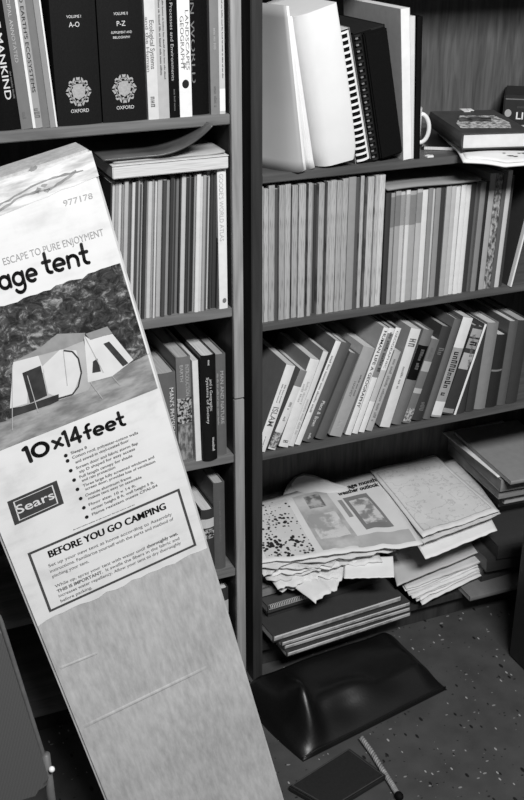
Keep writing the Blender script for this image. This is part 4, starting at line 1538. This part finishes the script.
# stack under the newspapers: creased pages
G = 'newspaper pages under the weather map'
NP = mat('newsprint', .56, .8, .07, 25, .15)
NP2 = map_mat('newsprint_grey', .60, .42, 18, 9, .3)
zz = .2
LIST = [
    ('newspaper_page', 'lowest creased newspaper page, its corner hanging in front', Patch((0.9063, 0.0367, 0.2250), (1.1267, 0.0249, 0.2350), (1.22, .25, .245), (.90, .28, .245), 1, .006, .01, .018), NP),
    ('newspaper_page', 'creased newspaper page with a drooping white tip at the front', Patch((0.9680, -0.0408, 0.2150), (1.1308, 0.0129, 0.2500), (1.19, .24, .26), (.875, .20, .255), 2, .007, .0, .014), mat('bright_newsprint', .66, .8, .05, 25, .15)),
    ('newspaper_page', 'creased newspaper page third from the bottom of the newspaper pile', Patch((0.8853, 0.0489, 0.2430), (1.0932, 0.0254, 0.2550), (1.19, .26, .268), (.88, .29, .266), 3, .007, .004, .018), NP),
    ('newspaper_page', 'rumpled newspaper page second below the weather map', Patch((0.8743, 0.0598, 0.2620), (1.1452, 0.0104, 0.2680), (1.23, .25, .280), (.88, .30, .28), 4, .007, .003, .018), NP2),
    ('newspaper_page', 'rumpled newspaper page directly below the weather map', Patch((0.8695, 0.0668, 0.2760), (1.2071, -0.0069, 0.2800), (1.26, .24, .295), (.88, .30, .295), 5, .006, .003, .016), NP),
    ('newspaper_page', 'narrow bright newspaper edge near the middle of the newspaper pile', Patch((0.8801, 0.0550, 0.2520), (1.1661, -0.0076, 0.2620), (1.22, .25, .274), (.88, .28, .272), 7.3, .007, .004, .020), mat('bright_newsprint', .66)),
    ('newspaper_page', 'newspaper edge peeking just above the drooping white tip', Patch((0.8999, 0.0343, 0.2340), (1.0882, 0.0043, 0.2460), (1.20, .25, .262), (.88, .27, .260), 8.1, .007, .006, .020), mat('bright_newsprint', .66)),
]
for name, lab_, pa, m in LIST:
    sheet(name, lab_, 'newspaper', G, pa, m, .0022)
pa = Patch((1.0555, -0.0174, 0.2450), (1.1692, -0.0610, 0.2450), (1.2028, 0.0078, 0.2550), (1.0899, 0.0460, 0.2550), 6, .001)
sheet('paper_slip', 'small white paper slip sticking out below the newspaper pile', 'paper', None, pa, M_white, .002)

# dark gap filler: folded sheets right of the pile, then grey folder and white papers
G = 'loose papers in the low pile'
SP = [((1.2821, -0.0101, 0.1050), (1.5372, 0.0376, 0.1180)), ((1.2763, -0.0043, 0.1120), (1.5245, 0.0383, 0.1240)), ((1.2650, 0.0023, 0.1200), (1.5387, 0.0465, 0.1310)), ((1.2583, 0.0116, 0.1280), (1.5202, 0.0480, 0.1380)), ((1.2486, 0.0159, 0.1370), (1.5033, 0.0470, 0.1460))]
M_sp = [mat('bright_newsprint', .66), NP, M_offwhite, NP, mat('bright_newsprint', .66)]
NS = 9
for i in range(NS):
    f_ = i / (NS - 1) * 3.999
    k_ = int(f_)
    a = Vector(SP[k_][0]).lerp(Vector(SP[k_ + 1][0]), f_ - k_)
    c_ = Vector(SP[k_][1]).lerp(Vector(SP[k_ + 1][1]), f_ - k_)
    rr = random.Random(70 + i)
    c_ += Vector((rr.uniform(-.022, .014), rr.uniform(-.006, .006), 0))
    a += Vector((rr.uniform(-.006, .006), rr.uniform(-.008, .004), 0))
    pa = Patch(a, c_, c_ + Vector((.03, .20, .004)), a + Vector((.04, .21, .004)), 10 + i * .13, .003)
    sheet('loose_paper', '%s loose sheet from the bottom beneath the grey folder' % ORD[i], 'paper', G, pa, M_sp[i % 5], .0020)
pa = Patch((1.2226, 0.0129, 0.1580), (1.5170, 0.0615, 0.1650), (1.5029, 0.1597, 0.1900), (1.2613, 0.1328, 0.1900), 16, .003)
sheet('grey_folder', 'grey folder lying open-edged below the topographic map', 'folder', None, pa, mat('grey_folder_card', .44, .6, .06, 10), .003)
pa = Patch((1.2694, -0.0371, 0.2620), (1.4998, 0.0009, 0.2680), (1.56, .22, .285), (1.29, .17, .285), 17, .003, .006)
sheet('white_sheet', 'bright white sheet jutting out under the topographic map', 'paper', None, pa, M_white, .0015)
pa = Patch((1.2750, -0.0150, 0.2880), (1.5258, 0.0250, 0.2900), (1.57, .30, .310), (1.24, .28, .305), 18, .003)
sheet('map_sheet', 'second pale map sheet lying under the topographic map', 'map', None, pa, map_mat('pale_map_under', .55, .40, 12, 8, .2), .0015)

# topographic map
M_topo = map_mat('contour_map', .66, .46, 9, 11, .18)
TP = Patch((1.2746, -0.0092, 0.3020), (1.5204, 0.0253, 0.3000), (1.5012, 0.3153, 0.3250), (1.2913, 0.3006, 0.3300), 20, .003)
topo = sheet('topographic_map', 'pale contour map sheet lying right of the weather map, corner jutting forward', 'map', None, TP, tone(.66, .7), .0012)
printed(TP, 'contour_print', M_topo, .06, .94, .07, .93, topo)
bm = bmesh.new()
for (ua, va), (ub, vb) in (((.05, .06), (.95, .06)), ((.95, .06), (.95, .94)), ((.95, .94), (.05, .94)), ((.05, .94), (.05, .06))):
    for i in range(20):
        s0, s1 = i / 20, (i + 1) / 20
        p0 = (ua + (ub - ua) * s0, va + (vb - va) * s0)
        p1 = (ua + (ub - ua) * s1, va + (vb - va) * s1)
        nx, ny = -(vb - va) * .006, (ub - ua) * .006
        bm.faces.new([bm.verts.new(TP.pos(p0[0] + nx, p0[1] + ny, .0009)), bm.verts.new(TP.pos(p1[0] + nx, p1[1] + ny, .0009)), bm.verts.new(TP.pos(p1[0], p1[1], .0009)), bm.verts.new(TP.pos(p0[0], p0[1], .0009))])
flat_obj('map_border', bm, mat('map_grey_line', .36, .7, .1, 30), topo)

# white curled paper at the very back
OUT = [(1.0169, 0.2700, 0.2980), (1.0338, 0.2925, 0.3180), (1.0528, 0.3129, 0.3300), (1.0800, 0.3286, 0.3400), (1.1051, 0.3268, 0.3460), (1.1275, 0.3065, 0.3470), (1.1447, 0.2816, 0.3440), (1.1699, 0.2671, 0.3340), (1.1966, 0.2500, 0.3280), (1.2055, 0.2366, 0.3000)]
bm = bmesh.new()
cpt = sum((Vector(p) for p in OUT), Vector()) / len(OUT)
rows = [[bm.verts.new(cpt.lerp(Vector(p), s_ / 4) + Vector((0, 0, dz))) for p in OUT] for s_ in (1, 2, 3, 4) for dz in (0,)]
low = [bm.verts.new(Vector(p) - Vector((0, 0, .0015))) for p in OUT]
nO = len(OUT)
cv = bm.verts.new(cpt)
for i in range(nO):
    j = (i + 1) % nO
    bm.faces.new((cv, rows[0][i], rows[0][j]))
    for a, c_ in zip(rows, rows[1:]):
        bm.faces.new((a[i], c_[i], c_[j], a[j]))
    bm.faces.new((rows[3][i], low[i], low[j], rows[3][j]))
bm.faces.new(low[::-1])
o = obj('white_sheet', bm, M_offwhite, None, True)
tag(o, 'rounded white paper curling up at the back behind the weather map', 'paper')

# weather map newspaper
WP = Patch((0.8664, 0.0717, 0.2880), (1.2641, -0.0275, 0.2980), (1.3133, 0.3011, 0.3220), (0.9455, 0.2798, 0.3180), 24, .004, .004, .009)
WP.c[0].x = max(WP.c[0].x, .858)
WP.c[3].x = max(WP.c[3].x, .858)
wm = sheet('weather_map_page', 'large newspaper weather page with speckled map and printed panels', 'newspaper', None, WP, mat('weather_newsprint', .66, .75, .05, 14, .15), .0018)
M_panel = blot_mat('map_panel_grey', .32, .56, 9, .38, .62)
printed(WP, 'map_panel', speck_mat('speckled_map_print', .58, .02, 105, .27), .0, .30, .06, .93, wm, skew=-.13)
printed(WP, 'map_panel', M_panel, .345, .60, .07, .92, wm, skew=-.13)
printed(WP, 'map_shape', blot_mat('map_land_print', .34, .62, 22, .44, .56), .37, .57, .22, .58, wm, .0010, skew=-.13)
printed(WP, 'map_shape', blot_mat('map_dark_print', .14, .44, 40, .42, .58), .42, .54, .68, .88, wm, .0010, skew=-.13)
printed(WP, 'map_panel', mat('panel_dark_grey', .20, .7, .1, 20), .68, .86, .26, .74, wm, skew=-.13)
printed(WP, 'map_shape', blot_mat('map_inset_print', .24, .60, 26, .42, .52), .705, .84, .33, .68, wm, .0010, skew=-.13)
printed(WP, 'map_panel', mat('panel_grey', .27, .7, .1, 20), .635, .665, .46, .72, wm, skew=-.13)
printed(WP, 'map_panel', mat('panel_light_grey', .42, .7, .1, 20), .62, .97, .05, .20, wm)
bm = bmesh.new()
for s, v0 in (('average month', .86), ('weather outlook', .79)):
    put_text(bm, s, lambda u, v, v0=v0: WP.pos(.63 + u, v0 + v, .0012), .055, .32, .035)
flat_obj('headline', bm, M_ink, wm)

# right-hand stack: folders, pads and black binders
G = 'folders piled at the right of the bottom shelf'
A = Vector((1.4884, 0.0109, 0.1500))


def fold(name, label, cat, fl, dirv, w, d, z0, z1, cover, page):
    fl = Vector(fl)
    dv = Vector(dirv).normalized()
    return slab_obj(name, label, cat, G, (fl.x, fl.y, z0), (fl.x + dv.x * w, fl.y + dv.y * w, z0), d, z0, z1, cover, page)


fold('grey_magazine', 'dark grey magazine lowest at the right, its corner over the floor', 'magazine', (1.4205, -0.0241, 0.0820), (1, -.02, 0), .24, .24, .0805, .094, tone(.16), M_pagedull)
fold('black_binder', 'lower black binder under the tall folder pile', 'binder', (1.4831, 0.0217, 0.1200), (1, .03, 0), .24, .24, .0945, .134, tone(.05), tone(.10))
fold('black_binder', 'middle black binder with grey page edges under the folder pile', 'binder', (1.4837, 0.0047, 0.1550), (1, -.08, 0), .24, .25, .1345, .174, tone(.03), tone(.12))
fold('black_binder', 'upper black binder with rounded corner under the folder pile', 'binder', (1.5064, -0.0054, 0.1950), (1, -.10, 0), .23, .24, .1745, .214, tone(.04), tone(.03))
fl0 = Vector((1.5875, 0.1052, 0.2500))
zc = .2145
specs = [('folder', 'lowest manila folder of the right-hand pile', .034, .13, (501, 507)), ('folder', 'second folder from the bottom of the right-hand pile', .032, .34, (500, 503)), ('paper_pad', 'pale pad near the middle of the right-hand pile', .032, .44, (506, 500)),
         ('folder', 'grey folder above the pale pad in the right-hand pile', .030, .26, (499, 494)), ('folder', 'grey folder with a white sheet on it near the top of the right-hand pile', .034, .24, (504, 489))]
FLS = [(1.6073, 0.1416, 0.2350), (1.5822, 0.1138, 0.2650), (1.5713, 0.0757, 0.3000), (1.5366, 0.0563, 0.3300), (1.5298, 0.0429, 0.3650)]
for (nm, lb_, t_, v, _), fl in zip(specs, FLS):
    fold(nm, lb_, 'folder' if nm == 'folder' else 'pad', fl, (1, -.06 + .04 * math.sin(zc * 90), 0)  , .22, .30, zc, zc + t_, tone(v), pages_mat('pile_edges_%d' % round(v * 100), max(.16, v)))
    zc += t_ + .0004
fl = Vector((1.5278, 0.0561, 0.3820))
pa = Patch((fl.x, fl.y, zc + .003), (fl.x + .2, fl.y + .0, zc + .003), (fl.x + .2, fl.y + .28, zc + .003), (fl.x + .004, fl.y + .28, zc + .003), 31, .0008)
sheet('white_sheet', 'white sheet showing its corner beneath the topmost grey folder at right', 'paper', None, pa, M_white, .0015)
fl = Vector((1.5314, 0.0051, 0.3900))
fold('folder', 'topmost broad grey folder of the right-hand pile', 'folder', fl, (1, -.06, 0), .20, .300, zc + .0055, zc + .016, tone(.26), tone(.32))

# ------------------------------------------------------------ on the floor
# slumped black leather bag
C0, C1, C2, C3 = Vector((0.8195, -0.3009, 0.0000)), Vector((1.2374, -0.2165, 0.0000)), Vector((1.215, .01, 0)), Vector((.775, -.025, 0))
CL = Vector((.800, -.20, 0))
M_leather = mat('black_leather', .004, .40, .2, 220, .5, (1, 1, 1), .12)
bag = None
bm = bmesh.new()
NU, NV = 44, 30


def bagpos(u, v):
    a = C0.lerp(C1, u)
    c_ = C3.lerp(C2, u)
    p = a.lerp(c_, v)
    # left side bulges out towards the carton
    p.x -= .012 * math.sin(math.pi * v) * (1 - u) ** 2
    eu = min(u, 1 - u) / .10
    ev = min(v / .30, (1 - v) / .10)
    e = min(1, eu) ** .6 * min(1, max(0, ev)) ** .75
    hz = .046 * e
    # standing fold at the front left
    du = (u - .10 - .16 * v)
    hz += .075 * math.exp(-(du / .050) ** 2) * math.exp(-((v - .34) / .26) ** 2) * min(1, v / .12)
    # soft dents along the front slope
    hz += .020 * max(0, math.sin(u * 7.0 - 1.2)) * math.exp(-((v - .36) / .12) ** 2) * e - .010 * math.exp(-((u - .38) / .10) ** 2) * math.exp(-((v - .2) / .2) ** 2) * e
    hz += .006 * noise.noise(Vector((u * 5, v * 4, 2.0))) * e
    return (p.x, p.y, max(0.002, hz + .004))


ups = [[bm.verts.new(bagpos(i / NU, j / NV)) for j in range(NV + 1)] for i in range(NU + 1)]
for i in range(NU):
    for j in range(NV):
        bm.faces.new((ups[i][j], ups[i + 1][j], ups[i + 1][j + 1], ups[i][j + 1]))
rim = [ups[i][0] for i in range(NU + 1)] + [ups[NU][j] for j in range(1, NV + 1)] + [ups[i][NV] for i in range(NU - 1, -1, -1)] + [ups[0][j] for j in range(NV - 1, 0, -1)]
low = [bm.verts.new((v.co.x, v.co.y, 0.0005)) for v in rim]
for i in range(len(rim)):
    j = (i + 1) % len(rim)
    bm.faces.new((rim[i], rim[j], low[j], low[i]))
bm.faces.new(low[::-1])
bag = empty('leather_bag', (1.0, -.15, 0))
tag(bag, 'slumped black leather bag lying on the floor under the papers', 'bag')
o = obj('body', bm, M_leather, bag, True)
o.location = (-1.0, .15, 0)
bm = bmesh.new()
tube(bm, [Vector(bagpos(i / 40, .012)) + Vector((-1.0, .15, .003)) for i in range(41)], .0022, 6)
obj('piping', bm, M_leather, bag, True)

# flat black notecase with braided cord
Q = [Vector((0.7536, -0.3667, 0.0000)), Vector((0.8065, -0.4623, 0.0000)), Vector((0.9630, -0.4215, 0.0120)), Vector((0.9265, -0.3131, 0.0120))]
bm = bmesh.new()
prism(bm, [(q.x - Q[0].x, q.y - Q[0].y) for q in Q], 0, .014)
bmesh.ops.bevel(bm, geom=list(bm.edges), offset=.003, segments=2, affect='EDGES')
nc = empty('notecase', (Q[0].x, Q[0].y, 0.0005))
tag(nc, 'flat black notecase lying on the floor in front of the bag', 'case')
obj('cover', bm, mat('black_notecase_leather', .014, .45, .2, 150, .5), nc)
bm = bmesh.new()
cxn = sum((q - Q[0] for q in Q), Vector()) / 4
for i in range(4):
    a_ = (Q[i] - Q[0]) * .92 + cxn * .08
    b_ = (Q[(i + 1) % 4] - Q[0]) * .92 + cxn * .08
    tube(bm, [(a_.x, a_.y, .0142), (b_.x, b_.y, .0142)], .0009, 5)
obj('edge_stitching', bm, mat('stitch_grey', .05, .6, .1, 60), nc)

# braided cord: two strands twisted together
K = [Vector((0.9682, -0.2913, 0.0080)), Vector((0.9696, -0.3413, 0.0060)), Vector((0.9655, -0.3995, 0.0060)), Vector((0.9633, -0.4435, 0.0060)), Vector((0.9602, -0.4796, 0.0060))]


def cordpt(s):
    s = s * (len(K) - 1)
    i = min(int(s), len(K) - 2)
    return K[i].lerp(K[i + 1], s - i)


cord = empty('braided_cord', (K[0].x, K[0].y, 0))
tag(cord, 'braided grey cord on the floor running from under the bag past the notecase', 'cord')
for ph in (0, math.pi):
    bm = bmesh.new()
    pts = []
    for i in range(180):
        s = i / 179
        p = cordpt(s)
        d = (cordpt(min(1, s + .01)) - cordpt(max(0, s - .01))).normalized()
        sd = Vector((-d.y, d.x, 0))
        a_ = s * 2 * math.pi * 15 + ph
        p = p + sd * .0036 * math.cos(a_) + Vector((0, 0, .0036 * math.sin(a_) + .001))
        pts.append((p.x - K[0].x, p.y - K[0].y, p.z))
    tube(bm, pts, .0031, 6)
    obj('strand', bm, mat('cord_grey', .24, .6, .3, 90), cord, True)
bm = bmesh.new()
e_ = K[-1] - K[0]
bmesh.ops.create_uvsphere(bm, u_segments=14, v_segments=10, radius=.009, matrix=Matrix.Translation((e_.x, e_.y, .0095)) @ Matrix.Diagonal((1, 1.25, .95, 1)))
obj('end_knot', bm, M_black, cord, True)

# dark cabinet at the right edge
cx0, cy0 = (1.4525, -0.1629, 0.0000)[:2]
cab = empty('filing_cabinet', (cx0 + .2, cy0 - .3, 0))
tag(cab, 'dark cabinet standing on the floor at the right edge', 'cabinet')
M_cab = mat('black_enamel', .016, .45, .15, 40, .4)
o = obj('body', box(-.2, .2, -.3, .3, 0.0, .40, .004), M_cab, cab)
for z0, z1 in ((.03, .20), (.21, .38)):
    d = obj('drawer', box(-.19, .19, -.318, -.3005, z0, z1, .003), M_cab, cab)
    bm = bmesh.new()
    tube(bm, [(-.05, -.319, (z0 + z1) / 2), (-.05, -.340, (z0 + z1) / 2), (.05, -.340, (z0 + z1) / 2), (.05, -.319, (z0 + z1) / 2)], .005, 8)
    obj('handle', bm, mat('steel', .4, .3, .05, 40), d)

# chair at the lower left
yc = -.78
E0, E1, E2 = Vector((0.1471, -0.7800, 0.8928)), Vector((0.1675, -0.7800, 0.7758)), Vector((0.1878, -0.7800, 0.6279))
wd = .43
ch = empty('upholstered_chair', (E2.x - wd / 2 + .01, yc, 0))
tag(ch, 'chair with grey woven backrest in a pale frame at the lower left', 'chair')


def loc(p):
    return (p.x - ch.location.x, p.z)


def weave(nt, b_):
    w1 = nt.nodes.new('ShaderNodeTexWave')
    w1.inputs['Scale'].default_value = 160
    w1.bands_direction = 'X'
    w2 = nt.nodes.new('ShaderNodeTexWave')
    w2.inputs['Scale'].default_value = 160
    w2.bands_direction = 'Z'
    vec = coords(nt)
    nt.links.new(vec, w1.inputs['Vector'])
    nt.links.new(vec, w2.inputs['Vector'])
    s = math_node(nt, 'MULTIPLY', w1.outputs[0], w2.outputs[0])
    nt.links.new(ramp(nt, s, [(0.0, .05), (.8, .10)]), b_.inputs['Base Color'])
    b_.inputs['Roughness'].default_value = .8


M_weave = ramp_mat('grey_woven_fabric', weave)
M_frame = mat('worn_metal_frame', .10, .5, .15, 60, .4)
xr_ = loc(E2)[0]
zb, ztp = loc(E2)[1] - .022, loc(E0)[1] + .02
dxt = loc(E2)[0] - loc(E0)[0]
sl = dxt / (loc(E0)[1] - loc(E2)[1])


def outline(grow):
    """backrest outline, narrower at the top, rounded corners"""
    r_ = .025 + grow * .5
    pts = []
    xb_, xt_ = xr_ + sl * .022, xr_ - sl * (ztp - loc(E2)[1])
    cs = [(xb_ + grow, zb - grow), (xt_ + grow, ztp + grow), (2 * xr_ - wd - xt_ - grow, ztp + grow), (2 * xr_ - wd - xb_ - grow, zb - grow)]
    for i in range(4):
        p0, p1, p2 = Vector(cs[i - 1]), Vector(cs[i]), Vector(cs[(i + 1) % 4])
        a_ = p1 + (p0 - p1).normalized() * r_
        c_ = p1 + (p2 - p1).normalized() * r_
        for k_ in range(7):
            s = k_ / 6
            pts.append(tuple(a_.lerp(p1, s).lerp(p1.lerp(c_, s), s)))
    return pts


bm = bmesh.new()
prism(bm, outline(0), -.020, .022, 'Y')
bmesh.ops.bevel(bm, geom=[e for e in bm.edges if abs(e.verts[0].co.y - e.verts[1].co.y) < 1e-6], offset=.008, segments=3, affect='EDGES')
obj('backrest', bm, M_weave, ch)
bm = bmesh.new()
op = outline(.003)
tube(bm, [(x_, .004, z_) for x_, z_ in op + op[:2]], .0034, 8)
obj('back_frame', bm, M_frame, ch, True)
sd_ = -1     # the seat reaches towards the viewer
obj('seat', box(xr_ - wd, xr_, -.46, -.03, .40, .455, .018), M_weave, ch)
for sx_ in (0, 1):
    bm = bmesh.new()
    x_ = xr_ + .004 if sx_ else xr_ - wd - .004
    tube(bm, [(x_ - .002, .0, zb + .05), (x_, .004, zb - .05), (x_, .012, .40), (x_, .05, .009)], .0060, 10)
    obj('leg', bm, M_frame, ch, True)
    bm = bmesh.new()
    tube(bm, [(x_, -.40, .43), (x_, -.42, .009)], .0085, 10)
    obj('leg', bm, M_frame, ch, True)
bm = bmesh.new()
p = Vector((0.1925, -0.7800, 0.6335))
bmesh.ops.create_uvsphere(bm, u_segments=12, v_segments=8, radius=.0045, matrix=Matrix.Translation((loc(p)[0] + .002, -.008, loc(p)[1])))
obj('frame_screw', bm, mat('bright_steel', .7, .2, .03, 30, .6), ch, True)
